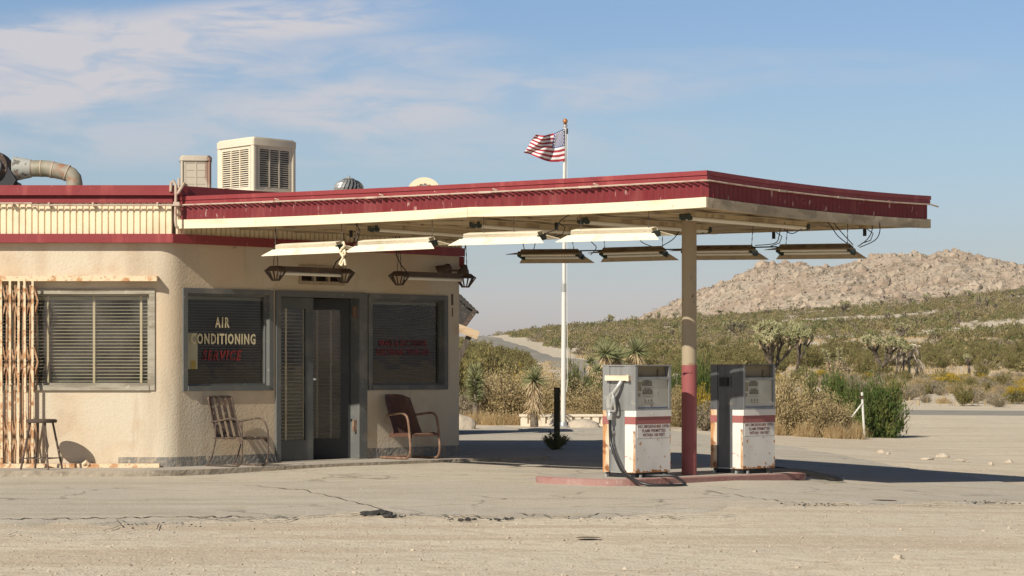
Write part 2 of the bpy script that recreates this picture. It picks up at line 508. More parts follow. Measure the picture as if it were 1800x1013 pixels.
def table_z(x, y):
    c = 900 + F * x / y
    c = min(max(c, _C[0]), _C[-1])
    d = min(max(y, _D[0]), _D[-1])
    i = min(max(int(np.searchsorted(_D, d)) - 1, 0), len(_D) - 2)
    j = min(max(int(np.searchsorted(_C, c)) - 1, 0), len(_C) - 2)
    u = (d - _D[i]) / (_D[i + 1] - _D[i])
    v = (c - _C[j]) / (_C[j + 1] - _C[j])
    z = (_Z[i, j] * (1 - v) + _Z[i, j + 1] * v) * (1 - u) + (_Z[i + 1, j] * (1 - v) + _Z[i + 1, j + 1] * v) * u
    return float(z)


def near_z(x, y):
    z = -.05 * min(max(x - 2.5, 0), 5.5) * smooth(20, 27, y)
    # drifted grit lies against the kerb of the walk in front of the doors
    t = ((x + 3.55) * .716 + (y - 28.72) * .698) / 4.9
    dist = (x + 3.55) * .698 - (y - 28.72) * .716
    if -.1 < t < 1.4 and -3 < dist < 5:
        z += .040 * smooth(-.05, .45, t) * (1 - smooth(1.0, 1.35, t)) * math.exp(-(max(dist, 0) / 1.1) ** 2)
    return z


def gz(x, y):
    if y < 52:
        return near_z(x, y)
    t = smooth(52, 76, y)
    z = near_z(x, y) * (1 - t) + table_z(x, max(y, 60)) * t
    if y > 120:
        z += .5 * smooth(120, 300, y) * (noise.noise((x * .035, y * .035, 3.0)))
    return z


# one ground sheet, finer where the photo looks closely
def spaced(parts):
    out = []
    for a, b, st in parts:
        n = max(1, int(round((b - a) / st)))
        out += [a + (b - a) * k / n for k in range(n)]
    return out + [parts[-1][1]]


gx = spaced([(-1650, -300, 150), (-300, -60, 24), (-60, -20, 4), (-20, 24, .6), (24, 80, 3), (80, 300, 9), (300, 1650, 150)])
gy = spaced([(-600, -20, 90), (-20, 12, 4), (12, 58, .6), (58, 110, 1.5), (110, 300, 4), (300, 760, 8), (760, 1500, 40), (1500, 1950, 90)])
V = np.array([(x, y, gz(x, y) if y > 5 else 0.0) for y in gy for x in gx])
nx, ny = len(gx), len(gy)
ii, jj = np.meshgrid(np.arange(ny - 1), np.arange(nx - 1), indexing='ij')
a0 = (ii * nx + jj).ravel()
Q = np.stack([a0, a0 + 1, a0 + nx + 1, a0 + nx], 1)
M['dirt'] = mat('desert_dirt', (.60, .525, .405), .95, layers=[(.35, .42, .62, (.65, .57, .43)), ((.22, 1.3, 1), .5, .64, (.52, .425, .305)), ((.5, 3.2, 1), .54, .68, (.55, .46, .34)), (5, .5, .66, (.55, .46, .335)), (26, .54, .66, (.67, .58, .45)), (38, .60, .68, (.36, .30, .23))],
                bump=(5, .5, .05, 6), bump2=(40, .6, .02, 3))
struct(mesh_np('ground', V, Q, M['dirt'], smooth=True))

# the dusty asphalt of the forecourt, a ragged thin sheet
M['asphalt'] = mat('dusty_asphalt', (.48, .437, .36), .95, layers=[(.5, .42, .62, (.53, .48, .39)), ((.3, 1.6, 1), .5, .66, (.43, .385, .30)), ((.12, .7, 1), .55, .68, (.53, .465, .365)), (3, .52, .68, (.45, .395, .295)), (30, .52, .64, (.54, .47, .37)), (44, .58, .66, (.27, .24, .19))],
                   bump=(60, .6, .015, 4), bump2=(3, .3, .03))


def crack_net(m, scale, width, amount):
    """hairline cracks: warped cell borders, present only in patches"""
    nt = m.node_tree
    N_, L_ = nt.nodes, nt.links
    b_ = N_['Principled BSDF']
    src = b_.inputs['Base Color'].links[0].from_socket
    tc_ = N_.new('ShaderNodeTexCoord')
    nz_ = N_.new('ShaderNodeTexNoise')
    nz_.inputs['Scale'].default_value = 1.4
    nz_.inputs['Detail'].default_value = 6
    L_.new(tc_.outputs['Object'], nz_.inputs['Vector'])
    mx_ = N_.new('ShaderNodeMix')
    mx_.data_type = 'RGBA'
    mx_.blend_type = 'LINEAR_LIGHT'
    mx_.inputs['Factor'].default_value = .35
    L_.new(tc_.outputs['Object'], mx_.inputs['A'])
    L_.new(nz_.outputs['Color'], mx_.inputs['B'])
    vo = N_.new('ShaderNodeTexVoronoi')
    vo.feature = 'DISTANCE_TO_EDGE'
    vo.inputs['Scale'].default_value = scale
    L_.new(mx_.outputs['Result'], vo.inputs['Vector'])
    mr_ = N_.new('ShaderNodeMapRange')
    for k_, v_ in (('From Min', 0), ('From Max', width), ('To Min', 1), ('To Max', 0)):
        mr_.inputs[k_].default_value = v_
    L_.new(vo.outputs['Distance'], mr_.inputs['Value'])
    n2_ = N_.new('ShaderNodeTexNoise')
    n2_.inputs['Scale'].default_value = .33
    n2_.inputs['Detail'].default_value = 3
    L_.new(tc_.outputs['Object'], n2_.inputs['Vector'])
    m2_ = N_.new('ShaderNodeMapRange')
    for k_, v_ in (('From Min', .47), ('From Max', .60), ('To Min', 0), ('To Max', amount)):
        m2_.inputs[k_].default_value = v_
    L_.new(n2_.outputs['Fac'], m2_.inputs['Value'])
    mu = N_.new('ShaderNodeMath')
    mu.operation = 'MULTIPLY'
    L_.new(mr_.outputs[0], mu.inputs[0])
    L_.new(m2_.outputs[0], mu.inputs[1])
    o_ = N_.new('ShaderNodeMix')
    o_.data_type = 'RGBA'
    L_.new(mu.outputs[0], o_.inputs['Factor'])
    L_.new(src, o_.inputs['A'])
    o_.inputs['B'].default_value = (.11, .095, .075, 1)
    L_.new(o_.outputs['Result'], b_.inputs['Base Color'])


crack_net(M['asphalt'], .8, .022, .75)


def ragged(x, amp, sc, seed):
    return amp * noise.fractal((x * sc, seed, 0.0), .9, 2.1, 5)


front_px = [(-500, 932), (0, 926), (250, 928), (420, 920), (640, 905), (760, 914), (900, 916), (1080, 914), (1260, 902), (1420, 888), (1600, 880), (1800, 868), (2000, 856), (2300, 846)]
back_px = [(-500, 752), (700, 752), (1060, 750), (1180, 752), (1360, 770), (1474, 784), (1575, 801), (1700, 815), (1800, 828), (2000, 838), (2300, 842)]


def curve_px(tab, px):
    for (xa, ya), (xb, yb) in zip(tab, tab[1:]):
        if xa <= px <= xb:
            return ya + (yb - ya) * (px - xa) / (xb - xa)
    return tab[-1][1]


pv, pq = [], []
NC, NR = 420, 40
for i in range(NC + 1):
    px = -480 + 2760 * i / NC
    x0 = px * .01
    f = curve_px(front_px, px) + ragged(px, 9, .012, 1.0)
    b = curve_px(back_px, px) + ragged(px, 4, .02, 5.0)
    d0, d1 = EYE * F / (f - HOR), EYE * F / (b - HOR)
    for k in range(NR + 1):
        y = d0 + (d1 - d0) * k / NR
        x = (px - 900) / F * y
        pv.append((x, y, gz(x, y) + (.012 if 0 < k < NR else -.01)))
for i in range(NC):
    for k in range(NR):
        a = i * (NR + 1) + k
        pq.append((a, a + NR + 1, a + NR + 2, a + 1))
struct(mesh_np('asphalt_lot', np.array(pv), np.array(pq), M['asphalt'], smooth=True))

# cracks in the lot: thin dark sunken-looking ribbons of tar and grit
crack = MB()


def crack_line(pts, w, seed, wig=3.0):
    px = []
    for (xa, ya), (xb, yb) in zip(pts, pts[1:]):
        n = max(2, int(abs(xb - xa) / 7))
        for k in range(n):
            t = k / n
            px.append((xa + (xb - xa) * t, ya + (yb - ya) * t + ragged(xa + (xb - xa) * t, wig, .05, seed)))
    L = []
    for qx, qy in px:
        d = EYE * F / (qy - HOR)
        x = (qx - 900) / F * d
        L.append(Vector((x, d, gz(x, d) + .0165)))
    for i in range(len(L) - 1):
        t = (L[i + 1] - L[i]).normalized()
        s = Vector((-t.y, t.x, 0))
        w0 = w * (.35 + 1.1 * abs(noise.noise((i * .37, seed, 0))))
        w1 = w * (.35 + 1.1 * abs(noise.noise(((i + 1) * .37, seed, 0))))
        crack.quad(L[i] - s * w0, L[i + 1] - s * w1, L[i + 1] + s * w1, L[i] + s * w0)


crack_line([(0, 916), (180, 914), (330, 911), (520, 912), (660, 904)], .022, 2)
crack_line([(110, 944), (180, 937), (215, 928), (205, 918), (230, 912)], .009, 3)
crack_line([(160, 925), (215, 920), (280, 923), (276, 934), (215, 938)], .008, 4)
crack_line([(330, 912), (420, 916), (500, 920), (530, 910)], .014, 6)
crack_line([(430, 855), (540, 865), (610, 882), (680, 900)], .014, 8)
crack_line([(690, 905), (780, 908), (880, 912)], .02, 9)
crack_line([(905, 905), (1010, 913), (1060, 905), (1180, 912), (1300, 908)], .018, 10)
crack_line([(1240, 865), (1310, 876), (1420, 888), (1560, 884)], .012, 12)
crack_line([(1580, 886), (1700, 880), (1810, 874)], .014, 14)
crack_line([(0, 945), (40, 938), (120, 945)], .008, 16)
M['crack'] = mat('crack_grit', (.10, .085, .065), .95, layers=[(20, .5, .6, (.2, .17, .13))])
struct(crack.build('pavement_cracks', M['crack'], fix=False))

# concrete walk round the building
walk = MB()
u_pts = [(-13, 28.25), (-4.5, 28.27), (-4.2, 28.32), (-3.9, 28.45), (-3.55, 28.72), (-2.1, 30.15), (-.75, 31.45), (.15, 32.15), (.5, 32.45), (.42, 33.6), (.2, 37.2), (-3, 37.2), (-13, 34)]
walk.prism(u_pts, -.08, .0)
wv = walk.v
walk2 = MB()
n = len(u_pts)
zt = [.075, .078, .08, .08, .08, .088, .092, .09, .09, .09, .09, .09, .09]
walk2.add([(x, y, -.1) for x, y in u_pts] + [(x, y, z) for (x, y), z in zip(u_pts, zt)],
          [tuple(range(n, 2 * n))] + [(i, (i + 1) % n, n + (i + 1) % n, n + i) for i in range(n)])
walk2.m = [0] + [1] * n
struct(walk2.build('sidewalk', [M['concrete'], M['concrete_step']]))

# two-lane road that crosses on the right and climbs the hill on the left
road_pts = [(70, 84), (40, 76), (22, 73), (14, 73), (9.5, 77), (7.6, 92), (7.7, 130), (8.6, 230), (7.6, 300), (5.2, 350), (2.5, 400), (.0, 450), (-2.6, 500), (-4.9, 550), (-7.2, 600), (-9.8, 650), (-13, 720), (-24, 850)]


def spline(pts, n):
    out = []
    for i in range(len(pts) - 1):
        p0, p1, p2, p3 = (Vector(pts[max(min(i + k, len(pts) - 1), 0)]) for k in (-1, 0, 1, 2))
        for k in range(n):
            t = k / n
            out.append(.5 * ((2 * p1) + (p2 - p0) * t + (2 * p0 - 5 * p1 + 4 * p2 - p3) * t * t + (3 * p1 - p0 - 3 * p2 + p3) * t ** 3))
    return out + [Vector(pts[-1])]


RD = spline(road_pts, 8)
M['road'] = mat('grey_road', (.29, .27, .225), .9, layers=[((.25, .03, 1), .45, .65, (.35, .32, .26)), (1.2, .5, .7, (.25, .23, .195))], bump=(30, .4, .02))
rv, rq = [], []
for i, p in enumerate(RD):
    t = (RD[min(i + 1, len(RD) - 1)] - RD[max(i - 1, 0)]).normalized()
    s = Vector((t.y, -t.x))
    hw = 3.4 + .6 * smooth(120, 250, p.y)
    for k in range(5):
        q = p + s * hw * (k / 2 - 1)
        rv.append((q.x, q.y, gz(q.x, q.y) + ((.012 + (.0006 * (q.y - 90) if q.y > 90 else 0)) if 0 < k < 4 else -.02)))
for i in range(len(RD) - 1):
    for k in range(4):
        a = i * 5 + k
        rq.append((a, a + 1, a + 6, a + 5))
struct(mesh_np('road', np.array(rv), np.array(rq), M['road'], smooth=True))


def road_gap(x, y):
    return min((abs(p.x - x) + (abs(p.y - y) * .12 if y > 110 else abs(p.y - y))) for p in RD)


# ------------------------------------------------------------------ rocky mountain
sky_px = [(1000, 600), (1100, 566), (1140, 552), (1180, 532), (1230, 507), (1280, 484), (1310, 470), (1340, 458), (1380, 453), (1420, 457), (1450, 462), (1490, 464), (1520, 459), (1545, 452), (1575, 449), (1603, 443),
          (1630, 452), (1660, 446), (1690, 444), (1720, 450), (1745, 460), (1775, 465), (1800, 468), (1900, 490), (2000, 505), (2200, 560), (2500, 620)]
RY = 1400.0


def ridge(x):
    return EYE + (HOR - curve_px(sky_px, 900 + F * x / RY)) / F * RY


mx = np.arange(20, 560, 1.5)
my = np.concatenate([np.arange(880, 1420, 1.7), np.arange(1420, 1700, 8)])
mv = []
for y in my:
    for x in mx:
        r = ridge(x)
        b = 4 + .012 * (x - 40)
        t = (y - 900) / (RY - 900)
        if t < 1:
            s = max(0.0, t)
            h = b + (r - b) * (s ** .85)
        else:
            h = r - (y - RY) * .22
        k = smooth(0, .15, t) if t < 1 else 1.0
        p = (x * .016, y * .016, 1.0)
        h += k * (4.0 * noise.fractal(p, .8, 2.0, 4) - 1.0)
        dd = noise.voronoi((x * .16, y * .12, 0.0))[0]
        h += k * (1.9 * max(0.0, .62 - dd[0]) - .5)
        dd = noise.voronoi((x * .34, y * .26, 7.0))[0]
        h += k * (1.5 * max(0.0, .6 - dd[0]))
        mv.append((x, y, h - 3.0 * (1 - k)))
nx, ny = len(mx), len(my)
ii, jj = np.meshgrid(np.arange(ny - 1), np.arange(nx - 1), indexing='ij')
a0 = (ii * nx + jj).ravel()
M['mountain'] = mat('granite_slope', (.45, .37, .275), .95, layers=[(.02, .42, .6, (.38, .29, .205)), (.12, .5, .66, (.48, .385, .285)), (.5, .54, .68, (.29, .225, .165)), (.30, .60, .68, (.17, .145, .085))], bump=(.6, .8, .8, 5))
struct(mesh_np('mountain', np.array(mv), np.stack([a0, a0 + 1, a0 + nx + 1, a0 + nx], 1), M['mountain'], smooth=False))
MV = np.array(mv).reshape(ny, nx, 3)

# boulders strewn over the slope: far too many to count
rng = np.random.default_rng(5)
ico = bmesh.new()
bmesh.ops.create_icosphere(ico, subdivisions=1, radius=1)
IV = np.array([v.co[:] for v in ico.verts])
IF = np.array([[v.index for v in f.verts] for f in ico.faces])
ico.free()


def rocks(pos, rad, flat=(.5, 1.0)):
    vs, fs = [], []
    for i, (p, r) in enumerate(zip(pos, rad)):
        s = rng.uniform(.7, 1.35, 3) * r
        s[2] *= rng.uniform(*flat)
        v = IV * s * rng.uniform(.8, 1.15, (len(IV), 1))
        a = rng.uniform(0, 6.28)
        c, sn = math.cos(a), math.sin(a)
        v = np.stack([v[:, 0] * c - v[:, 1] * sn, v[:, 0] * sn + v[:, 1] * c, v[:, 2]], 1)
        vs.append(v + p)
        fs.append(IF + i * len(IV))
    return np.concatenate(vs), np.concatenate(fs)


k = 9000
iy = rng.integers(3, 312, k)
ix = rng.integers(0, nx - 1, k)
pos = MV[iy, ix] + [0, 0, .2]
bv, bf = rocks(pos, np.minimum(rng.gamma(1.3, .5, k) + .3, 2.6), (.6, 1.1))
tag(mesh_np('mountain_boulders', bv, bf, M['mountain']), 'tan granite boulders strewn over the mountain side', 'boulders', kind='stuff')

# the big ones
k = 260
iy = rng.integers(3, 296, k)
ix = rng.integers(0, nx - 1, k)
bv, bf = rocks(MV[iy, ix] + [0, 0, .4], rng.uniform(2.0, 4.6, k), (.55, .95))
tag(mesh_np('large_boulders', bv, bf, M['mountain']), 'largest weathered boulders standing out on the mountain side', 'boulders', kind='stuff')

# dry brush rooted among the boulders: seen only as dark specks
k = 2600
iy = rng.integers(3, 300, k)
ix = rng.integers(0, nx - 1, k)
cc = np.repeat(MV[iy, ix] + [0, 0, .5], 14, 0) + rng.normal(0, 1, (k * 14, 3)) * [.8, .8, .5]
d1_ = rng.normal(size=cc.shape)
d2_ = rng.normal(size=cc.shape)
d1_ /= np.linalg.norm(d1_, axis=1, keepdims=True)
d2_ /= np.linalg.norm(d2_, axis=1, keepdims=True)
sz = rng.uniform(.25, .6, (len(cc), 1))
tv_ = np.stack([cc - d1_ * sz, cc + d1_ * sz, cc + d2_ * sz], 1).reshape(-1, 3)
M['mtn_brush'] = mat('mountain_brush', (.15, .13, .065), .95)
tag(mesh_np('mountain_brush', tv_, np.arange(len(tv_)).reshape(-1, 3), M['mtn_brush']), 'dark dry brush dotted among the boulders of the mountain', 'brush', kind='stuff')

# pebbles and grit on the near dirt
k = 5200
yy = 14.5 + 22 * rng.random(k) ** 1.6
xx = rng.uniform(-.26, .26, k) * yy
pp = np.array([(x, y, gz(x, y) + .004) for x, y in zip(xx, yy)])
pv2, pf2 = rocks(pp, rng.gamma(1.5, .0026, k) + .0022, (.4, .8))
tag(mesh_np('gravel', pv2, pf2, M['rock']), 'loose pebbles and grit lying over the forecourt dirt', 'gravel', kind='stuff')

# ------------------------------------------------------------------ camera, sun, sky
cam = bpy.data.cameras.new('camera')
cam.sensor_width = 36
cam.lens = F / 1800 * 36
cam.shift_y = (HOR - 506.5) / 1800
cam.clip_end = 20000
co = bpy.data.objects.new('camera', cam)
co.location = (0, 0, EYE)
co.rotation_euler = (math.pi / 2, 0, 0)
COL.objects.link(co)
SC.camera = co

TO_SUN = Vector((-.80, -1.15, 1.0)).normalized()
sun = bpy.data.lights.new('sun', 'SUN')
sun.energy = 5.0
sun.angle = math.radians(.53)
sun.color = (1.0, .925, .80)
so = bpy.data.objects.new('sun', sun)
so.rotation_euler = TO_SUN.to_track_quat('Z', 'Y').to_euler()
so.location = (-20, -20, 30)
COL.objects.link(so)

w = bpy.data.worlds.new('World')
SC.world = w
w.use_nodes = True
N, L = w.node_tree.nodes, w.node_tree.links
bg = N['Background']
bg.inputs['Strength'].default_value = .1
sk = N.new('ShaderNodeTexSky')
sk.sky_type = 'NISHITA'
sk.sun_disc = False
sk.sun_elevation = math.asin(TO_SUN.z)
sk.sun_rotation = math.atan2(TO_SUN.x, TO_SUN.y)
sk.altitude = 900
sk.air_density = 1.0
sk.dust_density = 1.6
sk.ozone_density = 2.0
tc = N.new('ShaderNodeTexCoord')
sep = N.new('ShaderNodeSeparateXYZ')
L.new(tc.outputs['Generated'], sep.inputs[0])


def mth(op, a, b=None, c=None):
    m = N.new('ShaderNodeMath')
    m.operation = op
    for i, x in enumerate((a, b, c)):
        if x is None:
            continue
        if hasattr(x, 'is_output'):
            L.new(x, m.inputs[i])
        else:
            m.inputs[i].default_value = x
    return m.outputs[0]


def rng_node(x, a, b, c, d):
    m = N.new('ShaderNodeMapRange')
    m.interpolation_type = 'SMOOTHSTEP'
    L.new(x, m.inputs['Value'])
    for n_, v_ in (('From Min', a), ('From Max', b), ('To Min', c), ('To Max', d)):
        m.inputs[n_].default_value = v_
    return m.outputs[0]


# bearing (x/y) and height (z/y) on the northern half of the sky; the cirrus sits at bearings and heights of its own
ysafe = mth('MAXIMUM', sep.outputs['Y'], .08)
A = mth('DIVIDE', sep.outputs['X'], ysafe)
E = mth('DIVIDE', sep.outputs['Z'], ysafe)
# sky tint: greyer and hazier low down, dimmed above the view to cut fill
hz = N.new('ShaderNodeValToRGB')
hz.color_ramp.interpolation = 'EASE'
els = hz.color_ramp.elements
SKYRAMP = SKY_TINT if 'SKY_TINT' in globals() else [(0, (1.10, .95, 1.12)), (.02, (1.03, .92, 1.06)), (.05, (.90, .88, .97)), (.09, (.86, .89, .95)), (.15, (.80, .86, .97)), (.24, (.50, .54, .62)), (.45, (.29, .32, .38)), (1.0, (.25, .28, .34))]
els[0].position, els[0].color = SKYRAMP[0][0], (*SKYRAMP[0][1], 1)
els[1].position, els[1].color = SKYRAMP[-1][0], (*SKYRAMP[-1][1], 1)
for p_, c_ in SKYRAMP[1:-1]:
    e_ = els.new(p_)
    e_.color = (*c_, 1)
L.new(sep.outputs['Z'], hz.inputs[0])
tint = N.new('ShaderNodeMix')
tint.data_type = 'RGBA'
tint.blend_type = 'MULTIPLY'
tint.inputs['Factor'].default_value = 1
L.new(sk.outputs[0], tint.inputs['A'])
L.new(hz.outputs[0], tint.inputs['B'])
blob = None
for cx, cy, rx, ry, amp, tilt in [(140, 92, 470, 80, 1.0, .05), (430, 42, 380, 50, .9, .06), (80, 158, 380, 55, 1.0, .09), (620, 190, 420, 85, .72, .05), (920, 160, 420, 55, .55, .03), (250, 235, 620, 70, .55, 0), (560, 105, 400, 50, .55, .05), (1320, 120, 480, 40, .22, 0), (700, 250, 700, 60, .4, 0)]:
    ca, ce = (cx - 900) / F, (HOR - cy) / F
    da = mth('SUBTRACT', A, ca)
    de = mth('SUBTRACT', mth('SUBTRACT', E, ce), mth('MULTIPLY', da, tilt))
    r2 = mth('ADD', mth('POWER', mth('ABSOLUTE', mth('MULTIPLY', da, F / rx)), 2.0), mth('POWER', mth('ABSOLUTE', mth('MULTIPLY', de, F / ry)), 2.0))
    v = rng_node(r2, 1.3, 0.0, 0.0, amp)
    blob = v if blob is None else mth('MAXIMUM', blob, v)
cmb = N.new('ShaderNodeCombineXYZ')
L.new(mth('ADD', mth('MULTIPLY', A, 16.0), mth('MULTIPLY', E, 30.0)), cmb.inputs[0])
L.new(mth('SUBTRACT', mth('MULTIPLY', E, 62.0), mth('MULTIPLY', A, 5.0)), cmb.inputs[1])
n1 = N.new('ShaderNodeTexNoise')
n1.inputs['Scale'].default_value = 1.25
n1.inputs['Detail'].default_value = 9
n1.inputs['Roughness'].default_value = .62
n1.inputs['Distortion'].default_value = .5
L.new(cmb.outputs[0], n1.inputs['Vector'])
cl = mth('MULTIPLY', rng_node(n1.outputs['Fac'], .33, .60, .0, 1.0), blob)
cl = mth('ADD', mth('MULTIPLY', cl, .8), mth('MULTIPLY', mth('MULTIPLY', blob, blob), .38))
cl = mth('MINIMUM', cl, .92)
cmix = N.new('ShaderNodeMix')
cmix.data_type = 'RGBA'
L.new(cl, cmix.inputs['Factor'])
L.new(tint.outputs['Result'], cmix.inputs['A'])
cmix.inputs['B'].default_value = CLOUD if 'CLOUD' in globals() else (6.2, 6.0, 6.3, 1)
L.new(cmix.outputs['Result'], bg.inputs['Color'])

SC.view_settings.view_transform = 'Standard'
SC.view_settings.look = 'None'
SC.view_settings.exposure = .12
SC.view_settings.gamma = 1
SC.render.film_transparent = False
cy = SC.cycles
cy.max_bounces = 8
cy.diffuse_bounces = 4
cy.glossy_bounces = 3
cy.transmission_bounces = 4
cy.transparent_max_bounces = 10
cy.use_denoising = True
cy.caustics_reflective = False
cy.caustics_refractive = False
# ------------------------------------------------------------------ the station building
O0 = Vector((-4.08, 29.2, 0))                    # foot of the (imaginary) sharp corner between front wall and door wall
WD = Vector((.683, .73, 0)).normalized()         # along the door wall, to the right and away
ND = Vector((WD.y, -WD.x, 0))                    # out of the door wall
MW = Matrix(((WD.x, ND.x, 0, O0.x), (WD.y, ND.y, 0, O0.y), (0, 0, 1, 0), (0, 0, 0, 1)))   # (u, out, z) -> world
ML = Matrix(((1, 0, 0, O0.x), (0, -1, 0, O0.y), (0, 0, 1, 0), (0, 0, 0, 1)))              # front wall: (u<0, out, z)
U_END = 4.934
Z0, ZT = .07, 3.24


def at_u(px, out=0.0):
    """place along the door wall under photo column px, 'out' metres in front of it"""
    q = (px - 900) / F
    x0, y0 = O0.x + ND.x * out, O0.y + ND.y * out
    return (q * y0 - x0) / (WD.x - q * WD.y)


def lx(px, y=29.2):
    return (px - 900) / F * y - O0.x


BLD = thing('gas_station', 'cream stucco desert gas station with red roof trim and a cut-off corner holding the door', 'building', (-3, 31.5, .07))

# wall path: front wall -> rounded corner -> door wall -> side wall (running back, out of view)
FT = .155
TH = math.acos(WD.x)
Rf = FT / math.tan((math.pi - TH) / 2) if False else FT / math.tan(TH / 2)
arc = []
c1 = O0 + Vector((-FT, 0, 0))
cen = c1 + Vector((0, Rf, 0))
for k in range(0, 13):
    a = -math.pi / 2 + TH * k / 12
    arc.append(cen + Vector((Rf * math.cos(a), Rf * math.sin(a), 0)))
P_END = O0 + WD * U_END


def wall_grid(mb, org, du, nrm, us, zs, holes, thick=.16):
    """wall skin with rectangular holes (u0,u1,z0,z1), reveals and an inner skin"""
    def pt(u, z, d):
        return org + du * u + nrm * d + Vector((0, 0, z))
    for (ua, ub) in zip(us, us[1:]):
        for (za, zb) in zip(zs, zs[1:]):
            um, zm = (ua + ub) / 2, (za + zb) / 2
            if any(h[0] < um < h[1] and h[2] < zm < h[3] for h in holes):
                continue
            mb.quad(pt(ua, za, 0), pt(ub, za, 0), pt(ub, zb, 0), pt(ua, zb, 0))
            mb.quad(pt(ua, za, -thick), pt(ua, zb, -thick), pt(ub, zb, -thick), pt(ub, za, -thick))
    for h in holes:
        u0, u1, z0, z1 = h
        mb.quad(pt(u0, z0, 0), pt(u0, z1, 0), pt(u0, z1, -thick), pt(u0, z0, -thick))
        mb.quad(pt(u1, z0, 0), pt(u1, z0, -thick), pt(u1, z1, -thick), pt(u1, z1, 0))
        mb.quad(pt(u0, z1, 0), pt(u1, z1, 0), pt(u1, z1, -thick), pt(u0, z1, -thick))
        mb.quad(pt(u0, z0, 0), pt(u0, z0, -thick), pt(u1, z0, -thick), pt(u1, z0, 0))


# openings
LW = (lx(66), lx(272), .994, 2.217)
LWI = (lx(66) - 1.3, lx(268), 1.02, 2.19)     # the front window goes on behind the folding gate
W1 = (at_u(324), at_u(476), 1.006, 2.208)
DR = (at_u(486.5), at_u(641), .085, 2.2)
W2 = (at_u(649), at_u(783), .996, 2.203)
VT = (at_u(527), at_u(602), 2.34, 2.53)
wall = MB()
X_L = -9.0
wall_grid(wall, O0, Vector((1, 0, 0)), Vector((0, -1, 0)), [X_L, LWI[0], LWI[1], -FT], [Z0 - .1, LWI[2], LWI[3], ZT], [LWI])
for a, b in zip(arc, arc[1:]):
    wall.quad((a.x, a.y, Z0 - .1), (b.x, b.y, Z0 - .1), (b.x, b.y, ZT), (a.x, a.y, ZT))
zs = sorted({Z0 - .1, W1[2], W1[3], W2[2], W2[3], DR[2], DR[3], VT[2], VT[3], ZT})
us = sorted({FT, W1[0], W1[1], DR[0], DR[1], W2[0], W2[1], VT[0], VT[1], U_END})
wall_grid(wall, O0, WD, ND, us, zs, [W1, DR, W2, VT])
E2 = Vector((-1.05, 38.2, 0))
wall.quad((P_END.x, P_END.y, Z0 - .1), (E2.x, E2.y, Z0 - .1), (E2.x, E2.y, ZT), (P_END.x, P_END.y, ZT))
XL = O0.x + X_L
wall.quad((E2.x, E2.y, Z0 - .1), (XL, 38.2, Z0 - .1), (XL, 38.2, ZT), (E2.x, E2.y, ZT))
wall.quad((XL, 38.2, Z0 - .1), (XL, O0.y, Z0 - .1), (XL, O0.y, ZT), (XL, 38.2, ZT))
wall.build('wall', M['stucco'], BLD, True, smooth=30, fix=False)
# rooms behind the glass
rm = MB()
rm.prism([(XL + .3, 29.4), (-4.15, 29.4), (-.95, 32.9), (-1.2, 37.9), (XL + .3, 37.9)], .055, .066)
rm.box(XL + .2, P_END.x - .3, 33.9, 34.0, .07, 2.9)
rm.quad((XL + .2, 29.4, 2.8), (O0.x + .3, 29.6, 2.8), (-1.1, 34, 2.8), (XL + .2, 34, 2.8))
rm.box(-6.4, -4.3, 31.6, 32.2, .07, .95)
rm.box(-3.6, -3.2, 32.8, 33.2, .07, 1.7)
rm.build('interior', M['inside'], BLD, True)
rf = MB()
foot = [(XL, O0.y), (arc[0].x, arc[0].y)] + [(p.x, p.y) for p in arc[1:]] + [(P_END.x, P_END.y), (E2.x, E2.y), (XL, 38.2)]
rf.prism(foot, 3.16, 3.22)
ROOF = rf.build('roof', M['roof'], BLD, True)

# skirting strip of dark paint along the foot
sk_ = MB()
pa = [O0 + Vector((-.62, 0, 0)), arc[0]] + arc[1:] + [O0 + WD * (DR[0] - .02)]


def strip_along(mb, pts, off, z0, z1, th=.004):
    """thin band that follows the wall path, standing 'off' proud of it"""
    def out(i):
        t = (pts[min(i + 1, len(pts) - 1)] - pts[max(i - 1, 0)]).normalized()
        return Vector((t.y, -t.x, 0))
    A = [p + out(i) * off for i, p in enumerate(pts)]
    B = [p + out(i) * (off - th) for i, p in enumerate(pts)]
    up = Vector((0, 0, 1))
    for i in range(len(pts) - 1):
        mb.quad(A[i] + up * z0, A[i + 1] + up * z0, A[i + 1] + up * z1, A[i] + up * z1)
        mb.quad(A[i] + up * z1, A[i + 1] + up * z1, B[i + 1] + up * z1, B[i] + up * z1)
        mb.quad(A[i] + up * z0, B[i] + up * z0, B[i + 1] + up * z0, A[i + 1] + up * z0)
    mb.quad(A[0] + up * z0, A[0] + up * z1, B[0] + up * z1, B[0] + up * z0)
    mb.quad(A[-1] + up * z0, B[-1] + up * z0, B[-1] + up * z1, A[-1] + up * z1)


strip_along(sk_, pa, .004, .0, .20)
sk_.build('skirting', M['skirt'], BLD, True, smooth=30)
sk_ = MB()
strip_along(sk_, [O0 + WD * (DR[1] + .005), O0 + WD * U_END], .004, .0, .225)
sk_.build('skirting', M['skirt'], BLD, True, smooth=30)

# bands of the fascia follow the sharp corner
CORN = [Vector((XL, O0.y, 0)), O0.copy(), P_END.copy(), E2.copy()]


def offset_path(pts, d):
    out = []
    for i, p in enumerate(pts):
        ns = []
        for a, b in ((i - 1, i), (i, i + 1)):
            if 0 <= a and b < len(pts):
                t = (pts[b] - pts[a]).normalized()
                ns.append(Vector((t.y, -t.x, 0)))
        nn = sum(ns, Vector()).normalized()
        k = 1 / max(.3, nn.dot(ns[0]))
        out.append(p + nn * d * k)
    return out


